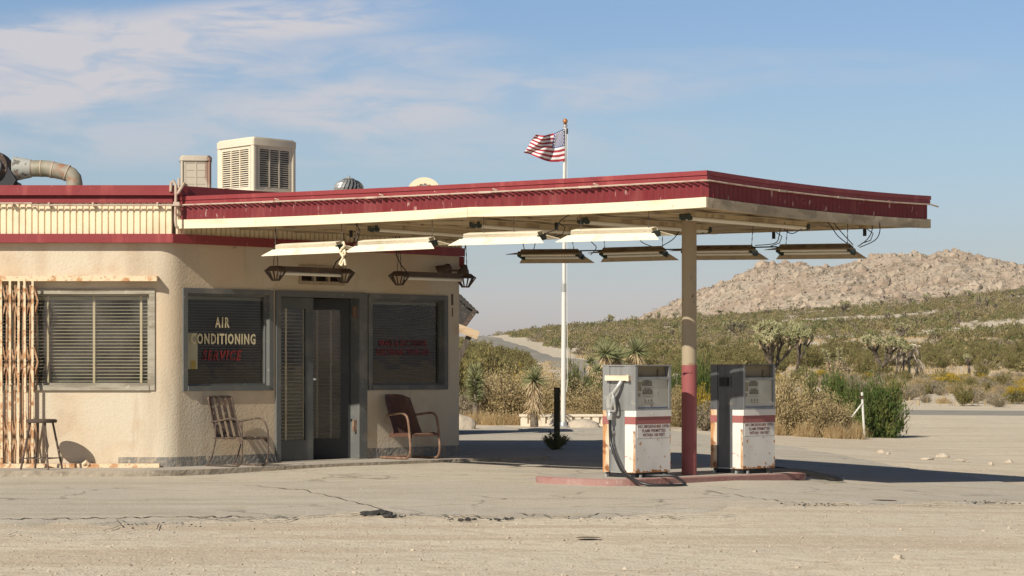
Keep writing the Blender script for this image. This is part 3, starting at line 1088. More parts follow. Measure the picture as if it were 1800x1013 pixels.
def band(mb, path, d0, d1, z0, z1):
    A, B = offset_path(path, d1), offset_path(path, d0)
    up = Vector((0, 0, 1))
    for i in range(len(path) - 1):
        mb.quad(A[i] + up * z0, A[i + 1] + up * z0, A[i + 1] + up * z1, A[i] + up * z1)
        mb.quad(A[i] + up * z1, A[i + 1] + up * z1, B[i + 1] + up * z1, B[i] + up * z1)
        mb.quad(A[i] + up * z0, B[i] + up * z0, B[i + 1] + up * z0, A[i + 1] + up * z0)
        mb.quad(B[i] + up * z0, B[i] + up * z1, B[i + 1] + up * z1, B[i + 1] + up * z0)
    for i in (0, -1):
        mb.quad(A[i] + up * z0, A[i] + up * z1, B[i] + up * z1, B[i] + up * z0)


b = MB()
band(b, CORN[:3], .0, .11, 2.757, 2.862)
b.box(P_END.x - .25, P_END.x + .06, P_END.y + .02, P_END.y + .4, 2.62, 2.757)     # broken end of the return
b.build('lower_trim', M['red'], BLD, True)
b = MB()
band(b, CORN[:3], -.02, .085, 3.232, 3.29)
b.build('upper_trim', M['red'], BLD, True)
b = MB()
band(b, CORN, -.12, .05, 3.292, 3.318)
b.build('parapet_shadow_gap', M['red'], BLD, True)
b = MB()
band(b, CORN, -.14, .135, 3.32, 3.438)
b.build('roof_cap', M['red'], BLD, True)


def corrugate(mb, a, bp, out, z0, z1, pitch, depth, box=False, d=.05, sag=None, nz=1):
    """corrugated sheet between plan points a and bp, ribs upright"""
    a, bp = Vector(a), Vector(bp)
    L_ = (bp - a).length
    t = (bp - a) / L_
    xs = []
    n_ = int(L_ / pitch)
    pt_ = L_ / n_
    for i in range(n_):
        s = i * pt_
        if box:
            xs += [(s, 0), (s + .14 * pt_, 0), (s + .24 * pt_, depth), (s + .9 * pt_, depth)]
        else:
            xs += [(s + pt_ * k / 6, depth * (.5 - .5 * math.cos(2 * math.pi * k / 6))) for k in range(6)]
    xs.append((L_, 0))
    vs, fs = [], []
    m_ = len(xs)
    for j in range(nz + 1):
        z = z0 + (z1 - z0) * j / nz
        for s, h in xs:
            p = a + t * s + out * (d + h)
            dz = sag(s / L_) if sag else 0
            vs.append((p.x, p.y, z + dz))
    for j in range(nz):
        for i in range(m_ - 1):
            q = j * m_ + i
            fs.append((q, q + 1, q + m_ + 1, q + m_))
    mb.add(vs, fs)


b = MB()
corrugate(b, CORN[0], CORN[1] + Vector((.03, 0, 0)), Vector((0, -1, 0)), 2.862, 3.232, .0755, .02, True, .045)
b.build('corrugated_panel', M['cream'], BLD, True, fix=False)
b = MB()
corrugate(b, O0 + WD * .04, P_END, ND, 2.862, 3.232, .0755, .02, True, .045)
b.build('corrugated_panel', M['cream'], BLD, True, fix=False)

# conduit with junctions along the front fascia and over the roof edge
b = MB(ML)
b.tube([(X_L, .125, 3.222), (lx(60), .125, 3.222), (lx(60), .125, 3.20), (lx(310), .125, 3.20)], .012, 6)
for px in (24, 88, 165, 278):
    b.box(lx(px), lx(px) + .02, .06, .14, 3.19, 3.235)
b.tube([(lx(303), .145, 3.36), (lx(304), .15, 3.47), (lx(308), .16, 3.49), (lx(312), .165, 3.44), (lx(312.5), .165, 3.30), (lx(312), .16, 3.20), (lx(311.5), .16, 3.02), (lx(313), .16, 2.95), (lx(316), .14, 2.93)], .018, 8)
b.tube([(lx(317), .17, 3.35), (lx(321), .15, 3.40), (lx(325), .10, 3.46), (lx(328), .02, 3.44)], .018, 8)
b.box(lx(315), lx(318.5), .12, .16, 3.40, 3.52)
b.box(lx(308), lx(319), .13, .19, 3.19, 3.235)
b.tube([(lx(312), .165, 3.32), (lx(319), .17, 3.36)], .014, 6)
b.build('conduit', M['pipe'], BLD, True, smooth=40)

# lintel beam over the front window
b = MB(ML)
b.box(X_L, lx(278.5), .003, .15, 2.298, 2.36)
b.build('lintel', M['gate'], BLD, True)


# ---------------------------------------------------------------- windows
def window(Mx, hole, sill_mat, frame_w=.07, recess=.05, mull=(), dusty=False, name='window', out=.022):
    u0, u1, z0, z1 = hole
    f = MB(Mx)
    fw = frame_w
    f.box(u0 - .03, u0 + fw * .55, -.10, out, z0 - .02, z1 + .02)
    f.box(u1 - fw * .55, u1 + .03, -.10, out, z0 - .02, z1 + .02)
    f.box(u0 + fw * .55, u1 - fw * .55, -.10, out, z1 - fw * .6, z1 + .02)
    f.box(u0 + fw * .55, u1 - fw * .55, -.10, out + .012, z0 - .02, z0 + fw * .6)
    # inner sash
    a0, a1, c0, c1_ = u0 + fw * .55, u1 - fw * .55, z0 + fw * .6, z1 - fw * .6
    s = .026
    f.box(a0, a0 + s, -.09, -.04, c0, c1_)
    f.box(a1 - s, a1, -.09, -.04, c0, c1_)
    f.box(a0 + s, a1 - s, -.09, -.04, c1_ - s, c1_)
    f.box(a0 + s, a1 - s, -.09, -.04, c0, c0 + s)
    fo = f.build(name, sill_mat, BLD, True)
    g = MB(Mx)
    g.box(a0 + s, a1 - s, -.068, -.062, c0 + s, c1_ - s)
    g.build('pane', M['glass_dusty' if dusty else 'glass'], fo)
    return fo, (a0 + s, a1 - s, c0 + s, c1_ - s)


def blinds(Mx, rect, fo, pitch, mat_, tapes, tape_mat, d=-.115, tilt=25, w=.04, droop=None, top_rail=True):
    a0, a1, c0, c1_ = rect
    b = MB(Mx)
    n_ = int((c1_ - c0 - .05) / pitch)
    ca, sa = math.cos(math.radians(tilt)), math.sin(math.radians(tilt))
    seg = 10 if droop else 1
    for i in range(n_):
        z = c0 + .02 + i * pitch
        for k in range(seg):
            ua, ub = a0 + (a1 - a0) * k / seg, a0 + (a1 - a0) * (k + 1) / seg
            za, zb = (z + droop(ua, z), z + droop(ub, z)) if droop else (z, z)
            e, h = w / 2 * ca, w / 2 * sa
            t = .0015
            vs = [(ua, d + e, za - h), (ub, d + e, zb - h), (ub, d - e, zb + h), (ua, d - e, za + h)]
            b.add(vs + [(x, y, q + t) for x, y, q in vs], [(0, 1, 2, 3), (7, 6, 5, 4), (0, 4, 5, 1), (2, 6, 7, 3)])
    if top_rail:
        b.box(a0, a1, d - .02, d + .02, c1_ - .045, c1_ - .005)
    o = b.build('blinds', mat_, fo, fix=False)
    for u in tapes:
        t = MB(Mx)
        t.box(u - .014, u + .014, d + w / 2 * ca + .004, d + w / 2 * ca + .006, c0, c1_)
        t.build('blind_tape', tape_mat, fo)
    return o


fo, r = window(ML, LWI, M['wood_frame'], recess=.05, dusty=True)
fo['label'] = 'wide front window with pale slatted blinds beside the folding gate'
blinds(ML, r, fo, .0405, M['slat'], [lx(82), lx(163), lx(246), lx(20)], M['cream'], tilt=12)
fo, r = window(MW, W1, M['trim'])
fo['label'] = 'square window lettered for air conditioning service'
blinds(MW, r, fo, .034, M['slat_dark'], [], None, tilt=4, w=.035)


def letters(Mx, s, uc, zc, size, matn, fo, name='lettering', bold=.0, shear=0, stretch=1.0, spacing=1.0, d=-.052, only=None):
    vs, fs = text_mesh(s, size, bold, shear, spacing)
    b = MB(Mx)
    b.add([(uc + x * stretch, d + z, zc + y) for x, y, z in vs], fs)
    return b.build(name, M[matn], fo, fix=False)


def uz(px, py):
    u = at_u(px)
    y = O0.y + WD.y * u
    return u, EYE + (HOR - py) / F * y


u, z = uz(395.5, 568)
letters(MW, 'AIR', u, z, .175, 'letter_cream', fo, bold=.005, stretch=.66, spacing=1.35)
u, z = uz(398, 597)
letters(MW, 'CONDITIONING', u, z, .175, 'letter_cream', fo, bold=.005, stretch=.665, spacing=1.24)
u, z = uz(394, 626)
letters(MW, 'SERVICE', u, z, .17, 'letter_red', fo, bold=.004, shear=.22, stretch=.84, spacing=1.22)
b = MB(MW)
ua, za = uz(329, 585)
ub, zb = uz(356, 649)
b.box(ua, ub, -.096, -.094, zb, za)
b.build('paper_notice', M['paper'], fo)
b = MB(MW)
ua, za = uz(344, 634)
ub, zb = uz(352, 649)
b.box(ua, ub, -.090, -.088, zb, za)
b.build('sticker', M['yellow'], fo)

fo, r = window(MW, W2, M['trim'])
fo['label'] = 'dim window with sagging blinds and faded red lettering'


def droop2(u, z):
    t = (u - W2[0]) / (W2[1] - W2[0])
    k = smooth(1.55, 2.1, z)
    return k * (.16 * t ** 2 - .05 * math.sin(t * 3.1))


blinds(MW, r, fo, .036, M['slat_dark'], [], None, tilt=8, w=.033, droop=droop2)
u, z = uz(713.5, 604)
letters(MW, 'BRAKE & DISC REPAIR', u, z, .115, 'letter_dkred', fo, bold=.0015, stretch=.77, spacing=1.02)
u, z = uz(713, 619.5)
letters(MW, 'ELECTRONIC TUNE-UPS', u, z, .115, 'letter_dkred', fo, bold=.0015, stretch=.76, spacing=1.02)

# vent grille over the door
b = MB(MW)
u0, u1, z0, z1 = VT
b.box(u0 - .02, u1 + .02, -.04, .02, z1 - .02, z1 + .025)
b.box(u0 - .02, u1 + .02, -.04, .02, z0 - .025, z0 + .02)
for k in range(4):
    uu = u0 + (u1 - u0) * k / 3
    b.box(uu - .014, uu + .014, -.04, .018, z0 + .02, z1 - .02)
b.build('vent_grille', M['post_cream'], BLD, True)
b = MB(MW)
for k in range(9):
    zz = z0 + .02 + (z1 - z0 - .04) * k / 9
    b.quad((u0, -.03, zz), (u1, -.03, zz), (u1, -.06, zz + .02), (u0, -.06, zz + .02))
b.box(u0, u1, -.12, -.10, z0, z1)
b.build('vent_louvre', M['dark_metal'], BLD, True)

# door: frame, a closed leaf and a leaf standing ajar
u0, u1, z0, z1 = DR
b = MB(MW)
b.box(u0 - .03, u0 + .045, -.14, .03, z0 - .02, z1 + .03)
b.box(u1 - .12, u1 + .02, -.14, .03, z0 - .02, z1 + .03)
b.box(u0 + .045, u1 - .12, -.14, .03, z1 - .045, z1 + .03)
DF = b.build('door_frame', M['trim'], BLD, True)
b = MB(MW)
b.box(u0 - .03, u1 + .02, -.14, .05, z0 - .02, z0 + .012)
b.build('threshold', M['concrete'], BLD, True)


def leaf(Mx, w_, name, label, glass_u, tapes, paint='door', slat='slat'):
    """door leaf in its own frame: hinge side at 0, w_ wide"""
    b = MB(Mx)
    g0, g1 = glass_u
    zb, zt = z0 + .015, z1 - .05
    gz0, gz1 = z0 + .27, z1 - .19
    b.box(0, g0, -.03, .015, zb, zt)
    b.box(g1, w_, -.03, .015, zb, zt)
    b.box(g0, g1, -.03, .015, zb, gz0)
    b.box(g0, g1, -.03, .015, gz1, zt)
    o = b.build(name, M[paint], BLD, True)
    o['label'] = label
    g = MB(Mx)
    g.box(g0, g1, -.006, -.001, gz0, gz1)
    g.build('pane', M['glass_dusty'], o)
    s = MB(Mx)
    zz = gz0 + .02
    while zz < gz1 - .02:
        s.add([(g0, -.030, zz - .004), (g1, -.030, zz - .004), (g1, -.065, zz + .006), (g0, -.065, zz + .006), (g0, -.030, zz - .002), (g1, -.030, zz - .002), (g1, -.065, zz + .008), (g0, -.065, zz + .008)],
              [(0, 1, 2, 3), (7, 6, 5, 4), (0, 4, 5, 1)])
        zz += .045
    s.build('blinds', M[slat], o, fix=False)
    for uu in tapes:
        t = MB(Mx)
        t.box(uu - .013, uu + .013, -.026, -.024, gz0, gz1)
        t.build('blind_tape', M['cream' if paint == 'door' else 'slat_dark'], o)  # right leaf gets darker tapes to go with its painted shade
    return o


lw_ = at_u(555) - (u0 + .047)
leaf(MW @ Matrix.Translation((u0 + .047, -.06, 0)), lw_, 'door_leaf', 'closed left door leaf with pale blinds behind its glass', (.07, lw_ - .13), (.18, .18 + .30))
hu = u1 - .125
rw_ = hu - at_u(558)
ang = math.radians(40)
MR = MW @ Matrix.Translation((hu, -.15, 0)) @ Matrix.Rotation(math.pi, 4, 'Z') @ Matrix.Diagonal((1, -1, 1, 1)) @ Matrix.Rotation(-ang, 4, 'Z')
ol = leaf(MR, rw_, 'door_leaf', 'darker right door leaf standing ajar', (.12, rw_ - .12), (.24, rw_ - .28), 'door_shaded', 'slat_shaded')  # shade of the doorway is in this leaf's paint and blinds
for zc in (1.98, .52):
    b = MB(MW)
    b.box(hu - .05, hu + .07, -.045, -.02, zc - .07, zc + .07)
    b.tube([(hu + .005, -.035, zc - .08), (hu + .005, -.035, zc + .08)], .016, 8)
    b.build('hinge', M['rust_tube'], DF)
b = MB(MW)
b.tube([(at_u(554.5), -.03, 1.12), (at_u(554.5), .0, 1.12)], .014, 8)
b.build('door_knob', M['galv'], DF)

# stain marks below the conduit hole: a rust-red patch of old paint beside the right window
b = MB(MW)
ua, za = uz(793, 517)
ub, zb = uz(796.5, 537)
b.box(ua, ub, .001, .004, zb, za)
ua, za = uz(794.3, 541)
ub, zb = uz(796, 557)
b.box(ua, ub, .001, .004, zb, za)
b.build('paint_mark', M['rust_red'], BLD, True)

# ---------------------------------------------------------------- folding security gate
GT = thing('folding_gate', 'rust streaked cream folding lattice gate pushed open beside the wide front window', 'gate', (lx(30) + O0.x, 29.05, .08))
xs_ = [-22, -8, 7.5, 22, 36, 49, 61.5]
GD = .10
for i, px in enumerate(xs_):
    b = MB(ML)
    b.bar((lx(px), GD + .05, .13), (lx(px) + .012 * math.sin(i * 2.1), GD + .05, 2.30), .027, .014, up=(0, 1, 0))
    b.build('upright', M['gate'], GT, True)
for (zl, zh) in ((1.86, 2.26), (1.12, 1.56), (.18, .72)):
    b = MB(ML)
    for i in range(len(xs_) - 1):
        a, c = lx(xs_[i]), lx(xs_[i + 1])
        m_ = (a + c) / 2
        for (p, q, s_) in ((a, m_, 0), (m_, c, 1), (c, m_, 1), (m_, a, 0)):
            pass
        b.bar((a, GD + .035, zl), (m_, GD + .035, (zl + zh) / 2), .02, .006, up=(0, 1, 0))
        b.bar((m_, GD + .035, (zl + zh) / 2), (c, GD + .035, zl), .02, .006, up=(0, 1, 0))
        b.bar((a, GD + .042, zh), (m_, GD + .042, (zl + zh) / 2), .02, .006, up=(0, 1, 0))
        b.bar((m_, GD + .042, (zl + zh) / 2), (c, GD + .042, zh), .02, .006, up=(0, 1, 0))
    # the last half lattice at the free edge
    a = lx(xs_[-1])
    b.bar((a, GD + .035, zl), (a + .06, GD + .035, (zl + zh) / 2), .02, .006, up=(0, 1, 0))
    b.bar((a + .06, GD + .042, (zl + zh) / 2), (a, GD + .042, zh), .02, .006, up=(0, 1, 0))
    b.build('lattice', M['gate_rust'], GT, True)
b = MB(ML)
for i in range(len(xs_) - 1):
    m_ = (lx(xs_[i]) + lx(xs_[i + 1])) / 2
    b.bar((m_, GD + .012, .14), (m_ + .006, GD + .012, 2.25), .016, .014, up=(0, 1, 0))
b.bar((lx(67), GD, 1.0), (lx(67), GD, 2.24), .016, .016, up=(0, 1, 0))
b.build('inner_bars', M['gate_rust'], GT, True)
b = MB(ML)
b.box(X_L, lx(283), .04, .15, .062, .128)
b.tube([(lx(150), .15, .12), (lx(156), .17, .155), (lx(160), .15, .12)], .022, 8)
b.build('bottom_track', M['gate'], GT, True)

# ---------------------------------------------------------------- double floodlight on the wall end
FL = thing('floodlight', 'dark twin floodlight high on the right end of the door wall', 'floodlight', O0 + WD * 4.66 + Vector((0, 0, 2.52)))
b = MB(MW)
b.box(4.62, 4.74, .002, .05, 2.50, 2.62)
b.bar((4.66, .04, 2.56), (4.50, .16, 2.58), .025, .025)
b.bar((4.70, .04, 2.56), (4.86, .16, 2.56), .025, .025)
b.build('bracket', M['dark_metal'], FL, True)
for uu, s in ((4.48, -1), (4.86, 1)):
    b = MB(MW @ Matrix.Translation((uu, .16, 2.57)) @ Matrix.Rotation(s * .7, 4, 'Z') @ Matrix.Rotation(2.0, 4, 'X'))
    b.lathe([(.025, -.10), (.045, -.08), (.05, -.02), (.075, .05), (.08, .09), (.07, .088)], 14)
    b.build('lamp_head', M['dark_metal'], FL, True, smooth=40)
# ------------------------------------------------------------------ the pump canopy
CA, CC, CR, CB = Vector((-3.97, 29.2, 0)), Vector((2.0, 25.3, 0)), Vector((4.95, 29.1, 0)), Vector((-.98, 32.92, 0))
EF = (CC - CA).normalized()                 # along the front edge
NF = Vector((EF.y, -EF.x, 0))               # out of the front edge, towards the camera
ES = (CR - CC).normalized()
NS = Vector((ES.y, -ES.x, 0))
CAN = thing('pump_canopy', 'flat canopy with red corrugated fascia over the pumps, carried by one post', 'canopy', (1.97, 27.2, .09))


def sag_side(t):
    return -.032 * 4 * t * (1 - t) * (1 if t < 1 else 0)


def sag_front(t):
    return -.018 * 4 * t * (1 - t)


def edge_band(mb, a, b_, out, d0, d1, z0, z1, sag, n=14):
    vs, fs = [], []
    for i in range(n + 1):
        t = i / n
        p = a.lerp(b_, t)
        s = sag(t)
        for d, z in ((d1, z0), (d1, z1), (d0, z1), (d0, z0)):
            q = p + out * d
            vs.append((q.x, q.y, z + s))
    for i in range(n):
        for k in range(4):
            fs.append((i * 4 + k, i * 4 + (k + 1) % 4, i * 4 + 4 + (k + 1) % 4, i * 4 + 4 + k))
    fs.append((0, 1, 2, 3))
    fs.append(tuple(n * 4 + k for k in (3, 2, 1, 0)))
    mb.add(vs, fs)


A1, C1, R1 = CA, CC, CR
# cream beam (front piece runs past the corner, the side piece butts against it)
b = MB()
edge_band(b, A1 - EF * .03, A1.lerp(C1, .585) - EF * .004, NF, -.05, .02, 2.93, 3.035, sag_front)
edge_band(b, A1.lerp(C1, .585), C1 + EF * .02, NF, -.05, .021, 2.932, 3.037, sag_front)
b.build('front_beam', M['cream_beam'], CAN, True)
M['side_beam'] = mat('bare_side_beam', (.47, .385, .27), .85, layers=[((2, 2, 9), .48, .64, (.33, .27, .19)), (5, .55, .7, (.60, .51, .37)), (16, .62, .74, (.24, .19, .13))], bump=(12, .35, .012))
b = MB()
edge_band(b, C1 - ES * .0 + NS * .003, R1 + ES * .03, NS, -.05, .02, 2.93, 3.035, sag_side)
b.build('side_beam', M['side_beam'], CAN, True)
b = MB()
corrugate(b, A1, C1 - EF * .01, NF, 3.035, 3.215, .084, .038, False, -.026, sag_front, 2)
b.build('corrugated_fascia', M['red_corr'], CAN, True, fix=False, smooth=60)
b = MB()
corrugate(b, C1 + ES * .005, R1, NS, 3.035, 3.215, .088, .038, False, -.026, sag_side, 2)
b.build('corrugated_fascia', M['red_corr'], CAN, True, fix=False, smooth=60)
b = MB()
edge_band(b, A1 - EF * .02, C1 + EF * .03, NF, -.08, .018, 3.214, 3.262, sag_front)
edge_band(b, A1 - EF * .02, C1 + EF * .034, NF, -.08, .030, 3.264, 3.312, sag_front)
edge_band(b, C1 + ES * .08, R1 + ES * .02, NS, -.08, .018, 3.214, 3.262, sag_side)
edge_band(b, C1 + ES * .08, R1 + ES * .02, NS, -.08, .030, 3.264, 3.312, sag_side)
b.build('roof_cap', M['red'], CAN, True)
# deck and soffit boards
b = MB()
pl = [CA + ES * .06, CC + (CR - CC).normalized() * .06 - EF * .06, CR - EF * .06 - ES * .02, CB]
b.prism([(p.x, p.y) for p in pl], 3.05, 3.20)
b.build('deck', M['roof'], CAN, True)
b = MB()
nb = 16
for k in range(nb):
    a0_, a1_ = pl[0].lerp(pl[3], k / nb), pl[0].lerp(pl[3], (k + .985) / nb)
    c0_, c1_ = pl[1].lerp(pl[2], k / nb), pl[1].lerp(pl[2], (k + .985) / nb)
    j = .006 * ((k * 7) % 3)
    b.prism([(p.x, p.y) for p in (a0_, c0_, c1_, a1_)], 2.955 + j, 2.985 + j)
b.build('soffit', M['soffit'], CAN, True)
b = MB()
for t in (.12, .36, .6, .84):
    p, q = CA.lerp(CC, t), CB.lerp(CR, t)
    p, q = p.lerp(q, .03), p.lerp(q, .985)
    b.bar((p.x, p.y, 2.948), (q.x, q.y, 2.948), .09, .026)
b.bar((CB.x + .3, CB.y - .25, 2.99), (CR.x - .06, CR.y - .02, 2.99), .05, .10)
b.build('soffit_batten', M['soffit'], CAN, True)
# conduit along the fascia
b = MB()
cz = 3.207


def fpt(t, d=.045, z=cz):
    p = CA.lerp(CC, t) + NF * d
    return (p.x, p.y, z + sag_front(t))


def spt(t, d=.045, z=cz):
    p = CC.lerp(CR, t) + NS * d
    return (p.x, p.y, z + sag_side(min(t, 1.0)))


b.tube([fpt(k / 16) for k in range(17)] + [spt(k / 16) for k in range(17)] + [spt(1.02, .045, cz - .01), spt(1.035, .045, cz - .016)], .0095, 6)
for t in (.195, .405, .62, .80):
    p = Vector(fpt(t))
    b.bar(p - EF * .08, p + EF * .08, .025, .022)
    b.tube([p + EF * .10, p + EF * .16 + Vector((0, 0, .02)), p + EF * .10 + Vector((0, 0, .03))], .01, 6)
for t in (.30, .56, .80):
    p = Vector(spt(t))
    b.bar(p - ES * .08, p + ES * .08, .025, .022)
b.build('conduit', M['pipe'], CAN, True, smooth=40)
# post
b = MB()
b.tube([(1.97, 27.2, 1.30), (1.97, 27.2, 2.0), (1.97, 27.2, 2.955)], .083, 20)
b.box(1.97 - .13, 1.97 + .13, 27.07, 27.33, 2.925, 2.948)
PO = b.build('post', M['post_cream'], CAN, True, smooth=40)
b = MB()
b.tube([(1.97, 27.2, .05), (1.97, 27.2, .7), (1.97, 27.2, 1.30)], .085, 20)
b.box(1.97 - .088, 1.97 + .02, 27.108, 27.14, 1.215, 1.235)
PR = b.build('red_base', M['post_red'], PO, smooth=40)

# ------------------------------------------------------------------ hanging trough lights
SOFF = 2.955


def row_t(px, base, out=0.0):
    """distance along the row through 'base' under photo column px"""
    q = (px - 900) / F
    return (q * base.y - base.x) / (EF.x - q * EF.y)


def trough(px0, px1, base, ytop0, ytop1, tilt, label, chains, group, cables=(), cw=1.0):
    """open white reflector with two tubes, hung on chains under the canopy"""
    t0, t1 = row_t(px0, base), row_t(px1, base)
    p0, p1 = base + EF * t0, base + EF * t1
    z0_, z1_ = EYE + (HOR - ytop0) / F * p0.y, EYE + (HOR - ytop1) / F * p1.y
    a, c = Vector((p0.x, p0.y, z0_)), Vector((p1.x, p1.y, z1_))
    L_ = (c - a).length
    xax = (c - a).normalized()
    yax = Vector((0, 0, 1)).cross(xax).normalized()
    zax = xax.cross(yax)
    R = Matrix(((xax.x, yax.x, zax.x, 0), (xax.y, yax.y, zax.y, 0), (xax.z, yax.z, zax.z, 0), (0, 0, 0, 1))) @ Matrix.Rotation(tilt, 4, 'X')
    o = thing('trough_light', label, 'hanging lamp', a, 0, group)
    # the reflector sheet: raised channel, shoulders, slanting wings cut back at the ends
    b = MB(R)
    h = [(-.165, -.105, 0.0), (-.075, -.052, .10), (-.055, -.048, .12), (-.055, 0, .14), (.055, 0, .14), (.055, -.048, .12), (.075, -.052, .10), (.165, -.105, 0.0)]
    vs = [(e, y * cw, z) for y, z, e in h] + [(L_ - e, y * cw, z) for y, z, e in h]
    n_ = len(h)
    vs += [(x, y, z - .006) for x, y, z in vs]
    fs = [(i, i + 1, n_ + i + 1, n_ + i) for i in range(n_ - 1)] + [(2 * n_ + i, 3 * n_ + i, 3 * n_ + i + 1, 2 * n_ + i + 1) for i in range(n_ - 1)]
    fs += [(0, n_, 3 * n_, 2 * n_), (n_ - 1, 3 * n_ - 1, 4 * n_ - 1, 2 * n_ - 1)]
    for i in range(n_ - 1):
        fs += [(i, 2 * n_ + i, 2 * n_ + i + 1, i + 1), (n_ + i, n_ + i + 1, 3 * n_ + i + 1, 3 * n_ + i)]
    b.add(vs, fs)
    b.build('reflector', M['reflector' if tilt > 0 else 'reflector_shaded'], o)  # back row takes the copy with shade in its colour
    for y in (-.05, .05):
        b = MB(R)
        b.tube([(.16, y, -.078), (L_ - .16, y, -.078)], .017, 8)
        b.build('tube', M['tube_white'], o, smooth=40)
    for e in (.12, L_ - .12):
        b = MB(R)
        b.box(e - .012, e + .012, -.075, .075, -.10, -.035)
        b.tube([(e, -.05, -.078), (e + (.03 if e < 1 else -.03), -.05, -.078)], .022, 8)
        b.tube([(e, .05, -.078), (e + (.03 if e < 1 else -.03), .05, -.078)], .022, 8)
        b.build('socket', M['socket'], o)
    for f_, dx in chains:
        b = MB()
        q = R @ Vector((L_ * f_, 0, 0))
        top = Vector((q.x + EF.x * dx, q.y + EF.y * dx, SOFF - a.z))
        nlk = max(3, int((top - q).length / .035))
        for i in range(nlk):
            m0, m1 = q.lerp(top, i / nlk), q.lerp(top, (i + 1) / nlk)
            b.bar(m0, m1, .010 if i % 2 else .005, .005 if i % 2 else .010)
        b.build('chain', M['chain'], o)
    if cables:
        b = MB()
        for pts in cables:
            b.tube(smooth_path([(R @ Vector((L_ * f_, 0, 0))) + EF * ex + Vector((0, 0, ez)) for f_, ex, ez in pts], 5), .0055, 6)
        b.build('cable', M['wire'], o, smooth=40)
    return o


B1 = CA + ES * .10
B2 = CA + ES * 3.6
G1 = 'cream trough lights hanging along the front of the canopy'
G2 = 'dark trough lights hanging along the back of the canopy'
trough(473, 612, B1, 430.5, 424, .18, 'leftmost sunlit cream trough light hanging above the twin doors', [(.08, 0), (.92, 0)], G1)
trough(617, 776, B1, 424, 416.5, .18, 'sunlit cream trough light with a knotted white cord dangling at its left end', [(.06, 0), (.9, 0)], G1, cables=[[(.02, 0, .02), (.02, .1, .10), (.03, .05, .2), (.05, .2, .26)]])
trough(801, 968, B1, 411, 406, .18, 'sunlit cream trough light just left of the flagpole', [(.30, 0), (.62, 0)], G1, cables=[[(1.0, -.05, -.02), (1.0, .08, .02), (1.0, .12, .1), (1.0, .3, .2)]])
trough(989, 1170, B1, 404.5, 399.5, .18, 'sunlit cream trough light just left of the canopy post', [(.18, 0), (.84, 0)], G1)
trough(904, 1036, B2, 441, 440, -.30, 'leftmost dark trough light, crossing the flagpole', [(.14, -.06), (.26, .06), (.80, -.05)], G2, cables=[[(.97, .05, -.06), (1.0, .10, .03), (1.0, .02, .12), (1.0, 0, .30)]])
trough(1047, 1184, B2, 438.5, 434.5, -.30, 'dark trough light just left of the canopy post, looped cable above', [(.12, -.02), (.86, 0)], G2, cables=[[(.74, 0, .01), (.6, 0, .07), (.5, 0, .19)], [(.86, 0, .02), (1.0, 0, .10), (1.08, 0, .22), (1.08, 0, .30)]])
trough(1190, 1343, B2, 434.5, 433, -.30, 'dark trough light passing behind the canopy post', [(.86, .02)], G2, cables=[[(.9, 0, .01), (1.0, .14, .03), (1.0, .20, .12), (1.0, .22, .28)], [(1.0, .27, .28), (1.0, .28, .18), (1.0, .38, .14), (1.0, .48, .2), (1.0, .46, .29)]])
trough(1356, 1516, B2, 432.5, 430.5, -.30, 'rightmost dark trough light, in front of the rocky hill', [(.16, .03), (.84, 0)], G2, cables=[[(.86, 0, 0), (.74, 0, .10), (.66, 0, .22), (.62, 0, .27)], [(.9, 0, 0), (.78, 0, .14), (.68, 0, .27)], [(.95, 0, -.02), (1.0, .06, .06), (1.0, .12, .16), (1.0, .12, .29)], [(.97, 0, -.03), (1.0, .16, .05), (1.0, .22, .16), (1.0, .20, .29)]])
# the dark bar both back rows are wired along
b = MB()
p, q = B2 + EF * row_t(1020, B2), B2 + EF * row_t(1365, B2)
za, zb = EYE + (HOR - 441) / F * p.y, EYE + (HOR - 434) / F * q.y
b.tube([(p.x, p.y, za), (p.lerp(q, .5).x, p.lerp(q, .5).y, (za + zb) / 2 - .006), (q.x, q.y, zb)], .009, 6)
tag(b.build('wiring_bar', M['wire'], smooth=40), 'thin black wiring rod strung between the dark trough lights behind the post', 'wiring rod')
# knotted white cord
b = MB()
p = B1 + EF * row_t(619, B1) + NF * .17
zc = EYE + (HOR - 428) / F * p.y
K = [(0, .02), (.02, -.03), (-.02, -.06), (-.045, -.10), (-.01, -.15), (.03, -.12), (.02, -.075), (-.01, -.11), (0, -.16), (-.03, -.20), (-.05, -.23), (-.02, -.25), (.0, -.21), (.02, -.18), (.035, -.25)]
pts = [p + EF * a_ + Vector((0, 0, zc + c_)) for a_, c_ in K]
sp = []
for i in range(len(pts) - 1):
    sp += [pts[i].lerp(pts[i + 1], k / 3) for k in range(3)]
b.tube(sp + [pts[-1]], .014, 6)
tag(b.build('knotted_cord', M['cream'], smooth=60), 'knotted cream cord dangling between two sunlit trough lights', 'cord')


